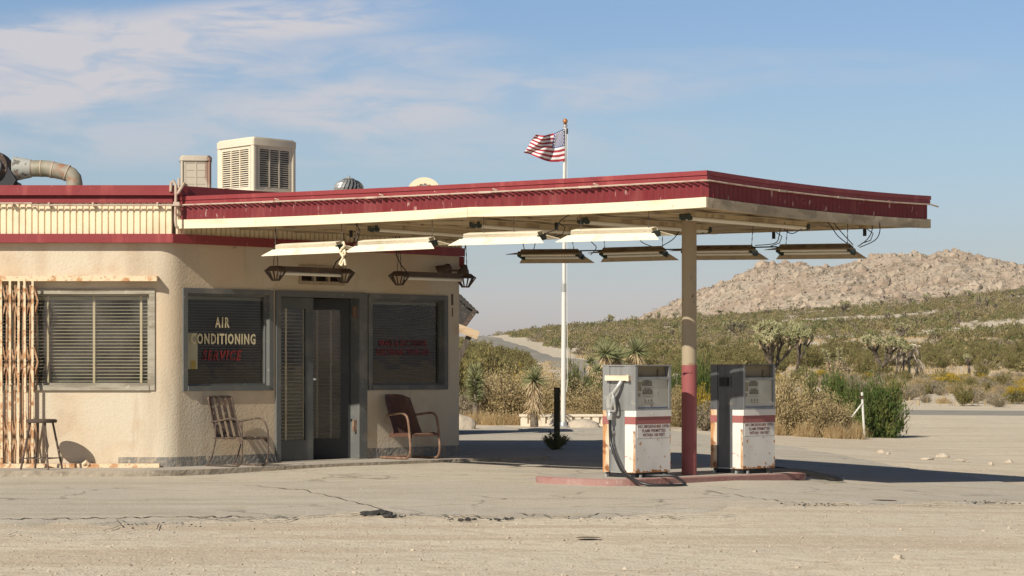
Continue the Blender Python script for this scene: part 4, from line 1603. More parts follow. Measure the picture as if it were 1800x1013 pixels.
# ------------------------------------------------------------------ batten lights and fittings on the soffit
def batten(t, o0, o1, label):
    p, q = CA.lerp(CC, t), CB.lerp(CR, t)
    L_ = (q - p).length
    d = (q - p).normalized()
    s = Vector((d.y, -d.x, 0))
    a, c = p + d * o0, p + d * o1
    o = thing('batten_light', label, 'ceiling lamp', (a.x, a.y, 2.93), 0, 'fluorescent battens on the canopy soffit')
    b = MB()
    b.bar((a.x, a.y, 2.912), (c.x, c.y, 2.912), .10, .045)
    b.build('housing', M['soffit'], o, True)
    for k in (-.04, .04):
        b = MB()
        b.tube([a + s * k + d * .07 + Vector((0, 0, 2.868)), c + s * k - d * .07 + Vector((0, 0, 2.868))], .019, 8)
        b.build('tube', M['tube_white'], o, True, smooth=40)
    for e, g in ((a, d), (c, -d)):
        b = MB()
        b.bar(e + Vector((0, 0, 2.885)), e + g * .05 + Vector((0, 0, 2.885)), .12, .06)
        for k in (-.04, .04):
            b.tube([e + s * k + g * .03 + Vector((0, 0, 2.868)), e + s * k + g * .075 + Vector((0, 0, 2.868))], .026, 8)
        b.build('socket', M['socket'], o, True)
    return o


batten(.915, .55, 3.05, 'long fluorescent batten under the canopy, right of the post')
batten(.735, .55, 3.05, 'fluorescent batten under the canopy, reaching behind the post')
batten(.535, .55, 3.05, 'fluorescent batten under the canopy, above the flagpole')
batten(.335, .55, 3.05, 'leftmost fluorescent batten under the canopy, near the door wall')


def junction(px, row_base, label):
    t = row_t(px, row_base)
    p = row_base + EF * t
    o = thing('junction_box', label, 'junction box', (p.x, p.y, 2.93), 0, 'junction boxes on the canopy soffit')
    b = MB()
    b.box(p.x - .06, p.x + .06, p.y - .04, p.y + .04, 2.915, 2.955)
    b.build('box', M['soffit'], o, True)
    b = MB()
    b.tube([(p.x, p.y, 2.915), (p.x, p.y, 2.83)], .022, 8)
    b.build('plug', M['black'], o, True)
    b = MB()
    b.tube([(p.x + .03, p.y, 2.91), (p.x + .10, p.y, 2.86), (p.x + .07, p.y, 2.78), (p.x - .04, p.y, 2.74)], .006, 6)
    b.build('lead', M['wire'], o, True)


junction(617, CA + ES * 1.2, 'soffit junction box with a plug above the knotted cord')
junction(978, CA + ES * 1.2, 'soffit junction box with a plug above the flagpole')
junction(1360, CA + ES * 4.3, 'dark soffit junction box right of the post, before the hill')
junction(1520, CA + ES * 4.3, 'dark soffit junction box at the right end of the canopy')


# ------------------------------------------------------------------ lantern ended lamps over the door wall
def lantern(px0, px1, label, zoff=0.0):
    d = .6
    u0, u1 = at_u(px0, d), at_u(px1, d)
    c = O0 + WD * ((u0 + u1) / 2) + ND * d
    zt_ = 2.50 + zoff
    o = thing('lantern_lamp', label, 'hanging lamp', (c.x, c.y, zt_), 0, 'brown lantern ended lamps over the door wall')
    b = MB(MW)
    b.box(u0 + .15, u1 - .15, d - .055, d + .055, zt_ - .06, zt_)
    b.build('housing', M['dark_metal'], o, True)
    b = MB(MW)
    b.tube([(u0 + .22, d, zt_ - .085), (u1 - .22, d, zt_ - .085)], .022, 8)
    b.build('tube', M['tube_white'], o, True, smooth=40)
    for uc in (u0 + .17, u1 - .17):
        b = MB(MW)
        # open six-sided lantern: top plate, shoulder, slanting ribs that meet below
        b.lathe([(.075, 0), (.145, -.05), (.14, -.057), (.07, -.01)], 6, (uc, d, zt_))
        for k in range(6):
            a = 2 * math.pi * k / 6
            b.bar((uc + .142 * math.cos(a), d + .142 * math.sin(a), zt_ - .05), (uc + .05 * math.cos(a), d + .05 * math.sin(a), zt_ - .168), .014, .014)
            a2 = a + math.pi / 6
            b.bar((uc + .115 * math.cos(a2), d + .115 * math.sin(a2), zt_ - .055), (uc + .046 * math.cos(a2), d + .046 * math.sin(a2), zt_ - .168), .008, .008)
        b.lathe([(.055, -.18), (.06, -.167), (.045, -.162)], 6, (uc, d, zt_))
        b.build('lantern_end', M['dark_metal'], o, True)
        b = MB(MW)
        for s_ in (-.035, .035):
            top = (uc, d, SOFF)
            n_ = 10
            for i in range(n_):
                z_a, z_b = zt_ + (SOFF - zt_) * i / n_, zt_ + (SOFF - zt_) * (i + 1) / n_
                k0, k1 = s_ * (1 - i / n_), s_ * (1 - (i + 1) / n_)
                b.bar((uc + k0, d, z_a), (uc + k1, d, z_b), .010 if i % 2 else .005, .006)
        b.build('chain', M['chain'], o, True)
    b = MB(MW)
    b.tube([(u1 - .35, d, zt_), (u1 - .30, d, zt_ + .08), (u1 - .12, d + .04, zt_ + .22), (u1 - .05, d + .08, zt_ + .38)] if px0 < 600 else
           [(u0 + .30, d, zt_), (u0 + .20, d, zt_ + .08), (u0 + .12, d, zt_ + .2), (u0 + .10, d, SOFF)], .007, 6)
    b.build('cable', M['wire'], o, True, smooth=40)
    return o


lantern(466, 622, 'brown lantern ended lamp hanging in front of the vent above the doors')
lantern(685, 834, 'brown lantern ended lamp hanging above the window with red lettering', -.005)

# ------------------------------------------------------------------ things on the roof
# big cooler: two louvred sides seen over the corner
C0 = P(445, 240, 31.6)
d1 = Vector((-.67, .74, 0)).normalized()     # its left face runs back to the left
d2 = Vector((.80, .60, 0)).normalized()


def cooler(corner, da, db, la, lb, z0_, z1_, label, rusty, name='roof_cooler'):
    o = thing(name, label, 'cooler', (corner.x, corner.y, z0_))
    mt = M['cooler_rust'] if rusty else M['cooler']
    m0 = Matrix(((da.x, db.x, 0, corner.x), (da.y, db.y, 0, corner.y), (0, 0, 1, 0), (0, 0, 0, 1)))
    H = z1_ - z0_
    # corner posts, top hood, bottom pan
    b = MB(m0)
    w_ = .085 if not rusty else .05
    hd = .105 if not rusty else .07
    for (x, y) in ((0, 0), (la - w_, 0), (0, lb - w_), (la - w_, lb - w_)):
        b.rbox(x, x + w_, y, y + w_, z0_ + .10, z1_ - hd + .01, .03)
    b.rbox(-.008, la + .008, -.008, lb + .008, z0_ + .02, z0_ + .11, .04)
    b.rbox(-.008, la + .008, -.008, lb + .008, z1_ - hd, z1_ - .02, .04)
    b.rbox(.01, la - .01, .01, lb - .01, z1_ - .021, z1_, .05)
    for (x, y) in ((.05, .05), (la - .1, .05), (.05, lb - .1), (la - .1, lb - .1)):
        b.box(x, x + .05, y, y + .05, 3.20, z0_ + .03)
    b.build('casing', mt, o, True, smooth=35)
    b = MB(m0)
    b.box(.07, la - .07, .07, lb - .07, z0_ + .11, z1_ - hd)
    b.build('pad', M['pad'], o, True)
    for side in range(4):
        if side == 0:
            ms, ln = m0, la                                    # outer face y = 0
        elif side == 1:
            ms, ln = m0 @ Matrix(((0, 1, 0, 0), (1, 0, 0, 0), (0, 0, 1, 0), (0, 0, 0, 1))), lb
        elif side == 2:
            ms, ln = m0 @ Matrix(((1, 0, 0, 0), (0, -1, 0, lb), (0, 0, 1, 0), (0, 0, 0, 1))), la
        else:
            ms, ln = m0 @ Matrix(((0, -1, 0, la), (1, 0, 0, 0), (0, 0, 1, 0), (0, 0, 0, 1))), lb
        b = MB(ms)
        a0_, a1_, zb, zt_ = w_, ln - w_, z0_ + .11, z1_ - hd
        fr = .045 if not rusty else .022
        b.box(a0_, a0_ + fr, .012, .03, zb, zt_)
        b.box(a1_ - fr, a1_, .012, .03, zb, zt_)
        b.box(a0_ + fr, a1_ - fr, .012, .03, zb, zb + fr)
        b.box(a0_ + fr, a1_ - fr, .012, .03, zt_ - fr, zt_)
        i0, i1 = a0_ + fr, a1_ - fr
        nd = 2 if rusty else 3
        for k in range(1, nd):
            xx = i0 + (i1 - i0) * k / nd
            b.box(xx - .010, xx + .010, .010, .032, zb + fr, zt_ - fr)
        zz = zb + fr + .008
        while zz < zt_ - fr - .01:
            if rusty and side in (0, 1):
                b.box(i0, i1, .016, .024, zz, zz + .088)
                zz += .092
            else:
                b.add([(i0, .014, zz), (i1, .014, zz), (i1, .034, zz + .013), (i0, .034, zz + .013), (i0, .014, zz + .004), (i1, .014, zz + .004), (i1, .034, zz + .017), (i0, .034, zz + .017)],
                      [(0, 1, 2, 3), (7, 6, 5, 4), (0, 4, 5, 1), (2, 6, 7, 3)])
                zz += .0285
        b.build('louvre_panel', mt, o, True)
    return o


s_ = 31.6 / F
zt_c = C0.z
la = .86
cooler(Vector((C0.x, C0.y, 0)), Vector((-.62, .785, 0)).normalized(), Vector((.63, .777, 0)).normalized(),   .90, .80, 3.46, zt_c, 'large beige evaporative cooler with louvred sides on the roof', False)
C2 = P(317, 273, 32.6)
e1 = Vector((1, .14, 0)).normalized()
cooler(Vector((C2.x, C2.y, 0)), e1, Vector((-e1.y, e1.x, 0)), .41, .40, 3.30, C2.z, 'small rust stained cooler box behind the roof edge', True)

# whirlybird vent
p = P(613, 335, 33.6)
WV = thing('turbine_vent', 'silver ribbed turbine vent showing over the canopy roof', 'roof vent', (p.x, p.y, 3.22))
rr = 26.5 / F * 33.6
zb = p.z - .10
b = MB()
b.lathe([(rr * .72, 3.2), (rr * .72, zb)], 16, (p.x, p.y, 0))
b.build('neck', M['galv'], WV, True, smooth=40)
b = MB()
nb = 22
hh = P(613, 314, 33.6).z - zb
for k in range(nb):
    a0_ = 2 * math.pi * k / nb
    for i in range(8):
        t0, t1 = i / 8, (i + 1) / 8

        def q(t, da):
            a = a0_ + da + t * .5
            r_ = rr * (math.sin(math.pi * (.14 + .80 * (1 - (1 - t) * .92)) if False else (1 - t) * 1.9 + .35) ** .5 if False else math.sqrt(max(0.02, 1 - (2.0 * t - .95) ** 2 * .92)))
            rad = r_ * (1.0 if da == 0 else .93)
            return (p.x + rad * math.cos(a), p.y + rad * math.sin(a), zb + hh * t)
        b.quad(q(t0, 0), q(t0, .19), q(t1, .19), q(t1, 0))
b.build('blades', M['galv'], WV, True, fix=False)
b = MB()
b.lathe([(rr * .55, 0), (rr * .55, hh - .03)], 12, (p.x, p.y, zb))
b.build('core', M['black'], WV, True)
b = MB()
b.lathe([(rr * .42, hh - .012), (rr * .3, hh + .004), (.02, hh + .012), (.02, hh + .03), (.008, hh + .04)], 14, (p.x, p.y, zb))
b.build('cap', M['galv'], WV, True, smooth=40)

# cream rounded hood standing on the roof
p = P(746, 338, 34.5)
HD = thing('roof_hood', 'cream rounded hood peeking over the canopy roof edge', 'roof hood', (p.x, p.y, 3.22))
r0 = 29 / F * 34.5
top = P(746, 312, 34.5).z
b = MB()
arc_o = [(r0 * 1.05 * math.cos(math.pi * k / 20), r0 * .95 * math.sin(math.pi * k / 20)) for k in range(21)]
arc_i = [(r0 * .62 * math.cos(math.pi * k / 20), r0 * .50 * math.sin(math.pi * k / 20)) for k in range(21)]
zc = top - r0 * .95
vs, fs = [], []
for (ax, az), (bx, bz) in zip(arc_o, arc_i):
    for y, (x_, z_) in ((-.10, (ax * .97, az * .97)), (.10, (ax, az)), (.10, (bx, bz)), (-.10, (bx, bz))):
        vs.append((p.x + x_, p.y + y, zc + z_))
for i in range(20):
    for k in range(4):
        fs.append((i * 4 + k, i * 4 + (k + 1) % 4, i * 4 + 4 + (k + 1) % 4, i * 4 + 4 + k))
b.add(vs, fs)
b.box(p.x - r0 * 1.05, p.x - r0 * .62, p.y - .10, p.y + .10, 3.2, zc)
b.box(p.x + r0 * .62, p.x + r0 * 1.05, p.y - .10, p.y + .10, 3.2, zc)
b.build('arch', M['cream'], HD, True, smooth=35)
b = MB()
for k in range(1, 20):
    a = math.pi * k / 20
    rr_ = r0 * (.60 + .05 * math.sin(k * 2.3))
    b.bar((p.x + rr_ * math.cos(a), p.y - .112, zc + rr_ * .84 * math.sin(a)), (p.x + rr_ * math.cos(a + .15), p.y - .112, zc + rr_ * .84 * math.sin(a + .15)), .03, .012)
b.build('edge_beading', M['post_cream'], HD, True)

# exhaust duct and blower
DY = 31.0
def dp(px, py, dy=0.0):
    q = P(px, py, DY)
    return Vector((q.x, q.y + dy, q.z))
DU = thing('exhaust_duct', 'weathered sheet metal exhaust duct bending down to the roof', 'duct', dp(128, 330))
b = MB()
b.tube([dp(24, 297), dp(30, 297), dp(55, 296.5)], [.155, .15, .115], 16)
b.build('transition', M['duct_grey'], DU, True, smooth=40)
b = MB()
b.tube([dp(55, 296.5), dp(72, 296.5), dp(84, 297), dp(92, 298.5)], .105, 18)
b.tube([dp(92, 298.5), dp(104, 301), dp(117, 304), dp(124, 307.5), dp(129.5, 314), dp(131, 323), dp(131, 340)], [.105, .103, .102, .102, .102, .102, .102], 18)
b.build('pipe', M['duct'], DU, True, smooth=40)
for (x0_, y0_, x1_, y1_) in ((71.5, 296.5, 73.5, 296.5), (91, 298.4, 93.5, 298.9), (117, 304, 119, 304.8), (54, 296.5, 56, 296.5)):
    b = MB()
    b.tube([dp(x0_, y0_), dp(x1_, y1_)], .110, 18)
    b.build('seam_ring', M['pipe'], DU, True, smooth=40)
BW = thing('blower', 'dark steel blower housing at the left edge of the roof', 'blower', dp(-15, 330))
b = MB()
c_ = dp(-18, 294)
b.prism_y([(c_.x + .26 * math.cos(a), c_.z + .215 * math.sin(a)) for a in [2 * math.pi * k / 26 for k in range(26)]], DY - .2, DY + .2)
b.build('scroll', M['rust'], BW, True, smooth=40)
b = MB()
b.tube([Vector((c_.x + .04, DY - .20, c_.z)), Vector((c_.x + .04, DY - .27, c_.z))], [.16, .15], 20)
b.tube([Vector((c_.x + .04, DY - .27, c_.z)), Vector((c_.x + .04, DY - .29, c_.z))], [.10, .09], 16)
b.build('inlet', M['galv'], BW, True, smooth=40)
b = MB()
q = [dp(-30, 328), dp(24, 328), dp(36, 333), dp(36, 345), dp(-30, 345)]
b.prism_y([(p_.x, p_.z) for p_ in [dp(-34, 345), dp(20, 345), dp(33, 318), dp(12, 283), dp(-5, 300), dp(-34, 300)]], DY - .19, DY - .06)
b.prism_y([(p_.x, p_.z) for p_ in [dp(20, 345), dp(36, 345), dp(34, 322), dp(24, 317)]], DY - .12, DY + .14)
b.build('stand', M['blower'], BW, True)
# ------------------------------------------------------------------ pump island and pumps
WP = Vector((.69, .724, 0)).normalized()
LP = Vector((-WP.y, WP.x, 0))
RZ = math.atan2(WP.y, WP.x)
N1 = Vector((1.327, 26.30, 0))
ISZ = .088
# island: rounded slab, painted edge
K0 = Vector((1.10, 25.86, 0))


def island_outline(inset):
    L_, W_, r = 3.62, 1.40, .42
    pts = []
    for cx, cy, a0_ in ((L_ - r, W_ - r, 0), (r, W_ - r, 90), (r, r, 180), (L_ - r, r, 270)):
        for k in range(9):
            a = math.radians(a0_ + 90 * k / 8)
            q = K0 + WP * (cx + (r - inset) * math.cos(a)) + LP * (cy + (r - inset) * math.sin(a))
            pts.append((q.x, q.y))
    return pts


def isl_z(x, y):
    return -.018 * max(0, (x - 1.8))


b = MB()
o_ = island_outline(0)
i_ = island_outline(.035)
n = len(o_)
b.add([(x, y, -.15) for x, y in o_] + [(x, y, ISZ - .012 + isl_z(x, y)) for x, y in o_] + [(x, y, ISZ + isl_z(x, y)) for x, y in i_],
      [(i, (i + 1) % n, n + (i + 1) % n, n + i) for i in range(n)] + [(n + i, n + (i + 1) % n, 2 * n + (i + 1) % n, 2 * n + i) for i in range(n)] + [tuple(range(2 * n, 3 * n))])
b.m = [0] * n + [0] * n + [1]
struct(b.build('kerb', [M['kerb_red'], M['concrete']]), 'raised concrete pump island with a faded red painted edge')


def pump(loc, label, left_dark, H=1.215):
    z0_ = loc.z
    o = thing('fuel_pump', label, 'fuel pump', loc, RZ, 'old fuel pumps on the island')
    Wd, Dp = .585, .46                       # front width (local x), depth (local y)
    HS = .645                               # top of the cabinet
    up = M['pump_dark'] if left_dark else M['pump_steel']
    b = MB()
    b.box(.02, Wd - .02, .02, Dp - .02, -.02, .052)
    b.build('plinth', M['black'], o)
    for x, y in ((.08, -.004), (.47, -.004), (-.004, .08), (-.004, .40)):
        b = MB()
        b.box(x - .012 - .012 * (y > 0), x + .012, y - .012, y + .012, -.01, .03)
        b.build('anchor_bolt', M['galv'], o)
    # cabinet
    b = MB()
    b.box(0, Wd, 0, .155, .05, HS + .08)
    b.box(0.012, Wd, .155, .37, .05, HS + .08)
    b.box(.012, Wd, .37, Dp, .05, HS + .08)
    b.build('cabinet', M['pump_white'], o)
    b = MB()
    b.box(-.004, .012, .372, Dp + .004, .052, HS + .075)
    b.box(-.003, .0, .002, .030, .052, .50)
    b.build('rusty_side_panel', M['pump_rusty'], o)
    b = MB()
    b.box(-.0035, Wd + .0035, -.0035, .158, .575, .655)
    b.box(-.0075, .014, .37, Dp + .0075, .575, .655)
    b.build('red_band', M['pump_red'], o)
    b = MB()
    b.box(-.002, Wd + .003, -.012, .16, .655, .722)
    b.box(.26, .275, -.0145, -.012, .685, .70)
    b.build('ledge', M['pump_white'], o)
    # rust creeping along the lower edges
    b = MB()
    rr_ = random.Random(3 if left_dark else 9)
    x = .0
    while x < Wd - .02:
        w_ = rr_.uniform(.015, .05)
        b.box(x, min(Wd, x + w_), -.0032, .0, .05, .05 + rr_.uniform(.006, .034) * (1.6 if x < .06 or x > .5 else 1))
        x += w_
    y = .0
    while y < .15:
        w_ = rr_.uniform(.015, .05)
        b.box(-.0032, .0, y, min(.155, y + w_), .05, .05 + rr_.uniform(.006, .03))
        y += w_
    z = .1
    while z < .5:
        h_ = rr_.uniform(.01, .04)
        if rr_.random() < .6:
            b.box(Wd - rr_.uniform(.008, .022), Wd + .002, -.003, .001, z, z + h_)
        z += h_ * 2
    b.build('rust_edge', M['rust_base'], o)
    # recessed steel hose column on the narrow side
    b = MB()
    b.box(.004, .02, .156, .369, .06, H - .004)
    b.box(-.006, .02, .150, .157, .06, H - .02)
    b.box(-.006, .02, .366, .373, .06, H - .02)
    b.build('hose_column', M['pump_dark' if left_dark else 'pump_steel'], o)
    # upper head
    b = MB()
    b.box(-.004, Wd + .004, .05, Dp + .004, .722, .73)
    b.box(.012, Wd, .06, Dp, .73, H - .02)
    b.box(-.006, .03, 0.0, .150, .722, H - .012)
    b.box(-.006, .03, .373, Dp + .004, .722, H - .012)
    b.box(-.010, Wd + .008, -.008, Dp + .008, H - .014, H)
    b.build('head', up, o)
    fr = M['pump_steel']
    b = MB()
    b.box(.0, .035, -.006, .03, .724, H - .014)
    b.box(Wd - .03, Wd + .004, -.006, .05, .724, H - .014)
    b.box(.035, Wd - .03, -.004, .04, 1.055, 1.085)
    b.box(.035, Wd - .03, -.006, .045, .722, .742)
    b.build('face_frame', fr, o)
    b = MB()
    b.box(.035, Wd - .03, .052, .06, 1.085, H - .014)
    b.box(.42, .435, .03, .05, 1.09, 1.17)
    b.build('price_recess', M['pump_inner'], o)
    b = MB()
    b.box(.035, Wd - .03, .018, .05, .742, 1.055)
    fc = b.build('display_face', M['pump_face'], o)
    b = MB()
    for (x0_, x1_, z0b, z1b) in ((.13, .29, .985, 1.035), (.14, .30, .895, .945)):
        b.box(x0_, x1_, .013, .0185, z0b, z1b)
        b.box(x0_ + .03, x1_ - .03, .013, .0185, z1b, z1b + .014)
    for k in range(3):
        b.box(.175 + .05 * k, .19 + .05 * k, .013, .0185, .815, .84)
    b.box(.155, .31, .0135, .0185, .80, .803)
    b.box(.13, .30, .0145, .0185, .965, .968)
    b.box(.14, .31, .0145, .0185, .872, .875)
    b.build('meter_window', M['meter'], fc)
    if not left_dark:
        b = MB()
        b.box(.27, .30, .013, .0185, .765, .785)
        b.build('sticker', M['pump_inner'], fc)
    b = MB()
    b.box(.055, .115, .0145, .0185, .93, 1.03)
    b.box(.05, .10, .014, .0185, .87, .91)
    b.build('faded_notice', M['pump_inner'], fc)
    b = MB()
    b.box(.037, Wd - .032, .010, .019, .744, .757)
    b.build('blue_strip', M['blue'], fc)
    g = MB()
    g.box(.035, Wd - .03, .002, .005, .742, 1.055)
    g.build('cover_glass', M['glass_clear'], o)
    # printed warning
    b = MB()
    b.box(.03, Wd - .012, -.0025, 0, .425, .573)
    sg = b.build('warning_plate', M['pump_white'], o)
    for i, line in enumerate(('NO SMOKING OR OPEN', 'FLAME PERMITTED', 'WITHIN 100 FEET')):
        vs, fs = text_mesh(line, .047, .0004, 0, 1.04, .0006)
        b = MB()
        b.add([(.30 + x * .98, -.0035 - z, .548 - i * .046 + y) for x, y, z in vs], fs)
        b.build('warning_text', M['pump_text'], sg, fix=False)
    b = MB()
    b.box(.01, .03, -.003, 0, .2, .212)
    b.box(.40, .415, -.003, 0, .10, .125)
    b.box(.36, .372, -.003, 0, .40, .412)
    b.box(.13, .14, -.003, 0, .30, .31)
    b.build('rust_spot', M['rust_base'], o)
    return o


PZ = ISZ
p1 = pump(Vector((N1.x, N1.y, PZ)), 'silver sided fuel pump with its nozzle and hose hanging on the narrow side', False)
N2 = N1 + WP * 1.86
p2 = pump(Vector((N2.x, N2.y, PZ + isl_z(N2.x, 0) - .0)), 'charcoal sided fuel pump right of the red post, hose lying on the ground', True, 1.235)


# nozzle of the first pump, in the pump's own frame (x < 0 is in front of the narrow side)
b = MB()
b.box(-.05, -.006, .055, .395, 1.045, 1.10)
b.box(-.058, -.05, .05, .08, 1.04, 1.105)
b.build('nozzle_bracket', M['cream_beam'], p1)
b = MB()
b.tube(smooth_path([(-.02, .175, 1.045), (-.05, .19, 1.0), (-.07, .22, .95), (-.085, .255, .90)]), .024, 10)
b.tube(smooth_path([(-.085, .25, .91), (-.085, .285, .87), (-.085, .30, .82), (-.08, .30, .735), (-.08, .295, .70)]), [.032] * 6 + [.046] * 12 + [.038] * 7, 12)
b.tube(smooth_path([(-.10, .235, .90), (-.11, .215, .86), (-.105, .205, .78), (-.09, .215, .72), (-.085, .26, .715)]), .013, 8)
b.tube(smooth_path([(-.09, .25, .88), (-.095, .245, .80), (-.09, .27, .745)]), .015, 8)
b.bar((-.085, .28, .86), (-.095, .345, .855), .03, .045)
b.lathe([(.03, -.02), (.034, 0), (.034, .05), (.028, .06)], 12, (-.08, .297, .64))
b.build('nozzle', M['galv'], p1, smooth=40)
b = MB()
b.tube(smooth_path([(-.078, .297, .665), (-.075, .298, .60), (-.07, .30, .50), (-.075, .285, .38), (-.10, .22, .27), (-.14, .12, .15), (-.19, .0, .06), (-.23, -.16, .0), (-.20, -.34, -.055), (-.02, -.52, -.064), (.16, -.545, -.064), (.27, -.46, -.055), (.32, -.36, -.02), (.33, -.24, .018), (.24, -.05, .018), (.16, .03, .02)]), .0165, 10)
b.build('hose', M['hose'], p1, smooth=60)
b = MB()
for z in (.47, .30):
    b.box(-.06, .004, .285, .325, z, z + .03)
    b.tube([(-.05, .33, z - .01), (-.05, .33, z + .04)], .008, 6)
b.build('hose_clip', M['galv'], p1)
# second pump: empty nozzle boot, hose out on the ground to the right
b = MB()
b.box(-.03, .004, .20, .32, .985, 1.085)
b.build('nozzle_boot', M['black'], p2)
b = MB()
b.box(-.006, .006, .17, .355, .975, 1.10)
b.build('boot_plate', M['pump_dark'], p2)
b = MB()
b.tube(smooth_path([(.40, -.02, .03), (.56, -.12, .025), (.80, -.24, .01), (1.05, -.40, -.05), (1.20, -.46, -.085), (1.34, -.40, -.095), (1.34, -.24, -.10), (1.12, -.06, -.04), (.86, .06, .02), (.62, .14, .05), (.50, .16, .07)]), .021, 10)
b.build('hose', M['hose'], p2, smooth=60)


# ------------------------------------------------------------------ chairs and stool
def chair_root(px, out, label, z, name='lawn_chair', rot=0.0):
    u = at_u(px, out)
    p = O0 + WD * u + ND * out
    th = math.atan2(ND.y, ND.x) - math.pi / 2
    return thing(name, label, 'chair', (p.x, p.y, z), th + rot, 'rusty metal chairs in front of the station')


# slatted chair with bent tube arms
ch = chair_root(418, .42, 'rusty slatted lawn chair with bent tube arms under the air conditioning window', .082, rot=.04)
ch.scale = (.90, .95, 1.0)
for s in (-1, 1):
    x = .235 * s
    b = MB()
    b.tube(smooth_path([(x, -.34, .012), (x, -.20, .012), (x, .16, .012), (x, .27, .03), (x, .315, .12), (x, .32, .34), (x, .30, .47), (x, .21, .565), (x, .08, .575), (x, -.10, .55), (x * .97, -.24, .535)], 4), .0115, 8)
    b.tube(smooth_path([(x, -.17, .545), (x, -.165, .40), (x, -.18, .28), (x, -.24, .12), (x, -.32, .014), (x, -.36, .012)], 4), .0105, 8)
    b.build('side_frame', M['rust'], ch, smooth=50)
    b = MB()
    b.prism_x([(.32, .36), (.20, .355), (.315, .27)], x - .006, x + .006)
    b.build('gusset', M['rust'], ch)
b = MB()
b.tube(smooth_path([(-.215, -.165, .345), (-.215, -.25, .56), (-.213, -.325, .80), (-.19, -.34, .835), (0, -.342, .84), (.19, -.34, .835), (.213, -.325, .80), (.215, -.25, .56), (.215, -.165, .345)], 4), .012, 8)
b.build('back_frame', M['rust'], ch, smooth=50)
for k in range(4):
    xc = -.162 + .108 * k
    b = MB()
    for (ya, za), (yb_, zb_) in (((-.168, .345), (-.25, .57)), ((-.25, .57), (-.336, .83))):
        b.add([(xc - .032, ya, za), (xc + .032, ya, za), (xc + .032, yb_, zb_), (xc - .032, yb_, zb_), (xc - .032, ya - .006, za), (xc + .032, ya - .006, za), (xc + .032, yb_ - .006, zb_), (xc - .032, yb_ - .006, zb_)],
              [(0, 1, 2, 3), (7, 6, 5, 4), (0, 4, 5, 1), (1, 5, 6, 2), (2, 6, 7, 3), (3, 7, 4, 0)])
    b.build('back_slat', M['rust'], ch)
b = MB()
b.bar((-.2, -.238, .545), (.2, -.238, .545), .02, .008)
b.bar((-.2, -.165, .345), (.2, -.165, .345), .02, .02)
b.build('back_rail', M['rust'], ch)
for k in range(4):
    xc = -.162 + .108 * k
    b = MB()
    prof = [(-.17, .35), (-.06, .335), (.10, .345), (.25, .365), (.315, .36), (.325, .335)]
    for (ya, za), (yb_, zb_) in zip(prof, prof[1:]):
        b.add([(xc - .034, ya, za), (xc + .034, ya, za), (xc + .034, yb_, zb_), (xc - .034, yb_, zb_), (xc - .034, ya, za - .008), (xc + .034, ya, za - .008), (xc + .034, yb_, zb_ - .008), (xc - .034, yb_, zb_ - .008)],
              [(0, 1, 2, 3), (7, 6, 5, 4), (0, 4, 5, 1), (1, 5, 6, 2), (2, 6, 7, 3), (3, 7, 4, 0)])
    b.build('seat_slat', M['rust'], ch)
b = MB()
b.tube([(-.23, .31, .345), (.23, .31, .345)], .011, 8)
b.tube([(-.235, -.2, .34), (-.235, .31, .352)], .010, 8)
b.tube([(.235, -.2, .34), (.235, .31, .352)], .010, 8)
b.build('seat_frame', M['rust'], ch, smooth=50)

# cantilever chair with a shell seat
c2 = chair_root(724, .46, 'red brown cantilever lawn chair with a solid pressed back beside the right window', .092, rot=-.08)
for s in (-1, 1):
    x = .245 * s
    b = MB()
    b.tube(smooth_path([(x * .92, -.36, .018), (x, -.20, .018), (x, .14, .018), (x, .23, .04), (x, .265, .13), (x, .25, .30), (x, .225, .46), (x, .19, .55), (x, .11, .59), (x, -.05, .58), (x * .95, -.22, .56)], 4), .016, 10)
    b.build('side_tube', M['rust_tube'], c2, smooth=50)
b = MB()
b.tube([(-.225, -.36, .018), (.225, -.36, .018)], .016, 10)
b.tube([(-.24, .225, .325), (.24, .225, .325)], .012, 8)
b.build('cross_tube', M['rust_tube'], c2, smooth=50)


def shell(fn, nu, nv, th):
    b_ = MB()
    vs = [fn(i / nu, j / nv, 0) for j in range(nv + 1) for i in range(nu + 1)] + [fn(i / nu, j / nv, th) for j in range(nv + 1) for i in range(nu + 1)]
    m_ = (nu + 1) * (nv + 1)
    fs = []
    for j in range(nv):
        for i in range(nu):
            a = j * (nu + 1) + i
            fs.append((a, a + 1, a + nu + 2, a + nu + 1))
            fs.append((m_ + a, m_ + a + nu + 1, m_ + a + nu + 2, m_ + a + 1))
    for i in range(nu):
        for j in (0, nv):
            a = j * (nu + 1) + i
            fs.append((a, a + 1, m_ + a + 1, m_ + a))
    for j in range(nv):
        for i in (0, nu):
            a = j * (nu + 1) + i
            fs.append((a, a + nu + 1, m_ + a + nu + 1, m_ + a))
    b_.add(vs, fs)
    return b_


def back_fn(u, v, t):
    x = (u - .5) * 2
    hw = .235 * (1 - .10 * v) * (1 - .25 * max(0, v - .88) / .12 * (abs(x) ** 3))
    y = -.17 - .23 * v + .045 * (1 - x * x) * -1 + .045
    z = .33 + .50 * v - (.03 * abs(x) ** 4 if v > .95 else 0)
    return (x * hw, y + .05 * abs(x) ** 5 - .012 * (int(u * 21) % 3 == 0) * (.15 < v < .9) * .4 - t, z)


shell(back_fn, 21, 10, .008).build('backrest', M['rust_red'], c2, smooth=40)


def seat_fn(u, v, t):
    x = (u - .5) * 2
    y = -.19 + .45 * v
    z = .335 - .035 * (1 - x * x) * math.sin(math.pi * min(1, v * .95)) + .02 * v - .045 * max(0, abs(x) - .86) / .14 - .045 * max(0, v - .9) / .1
    return (x * .235, y, z - t)


shell(seat_fn, 14, 10, .008).build('seat', M['rust_red'], c2, smooth=40)

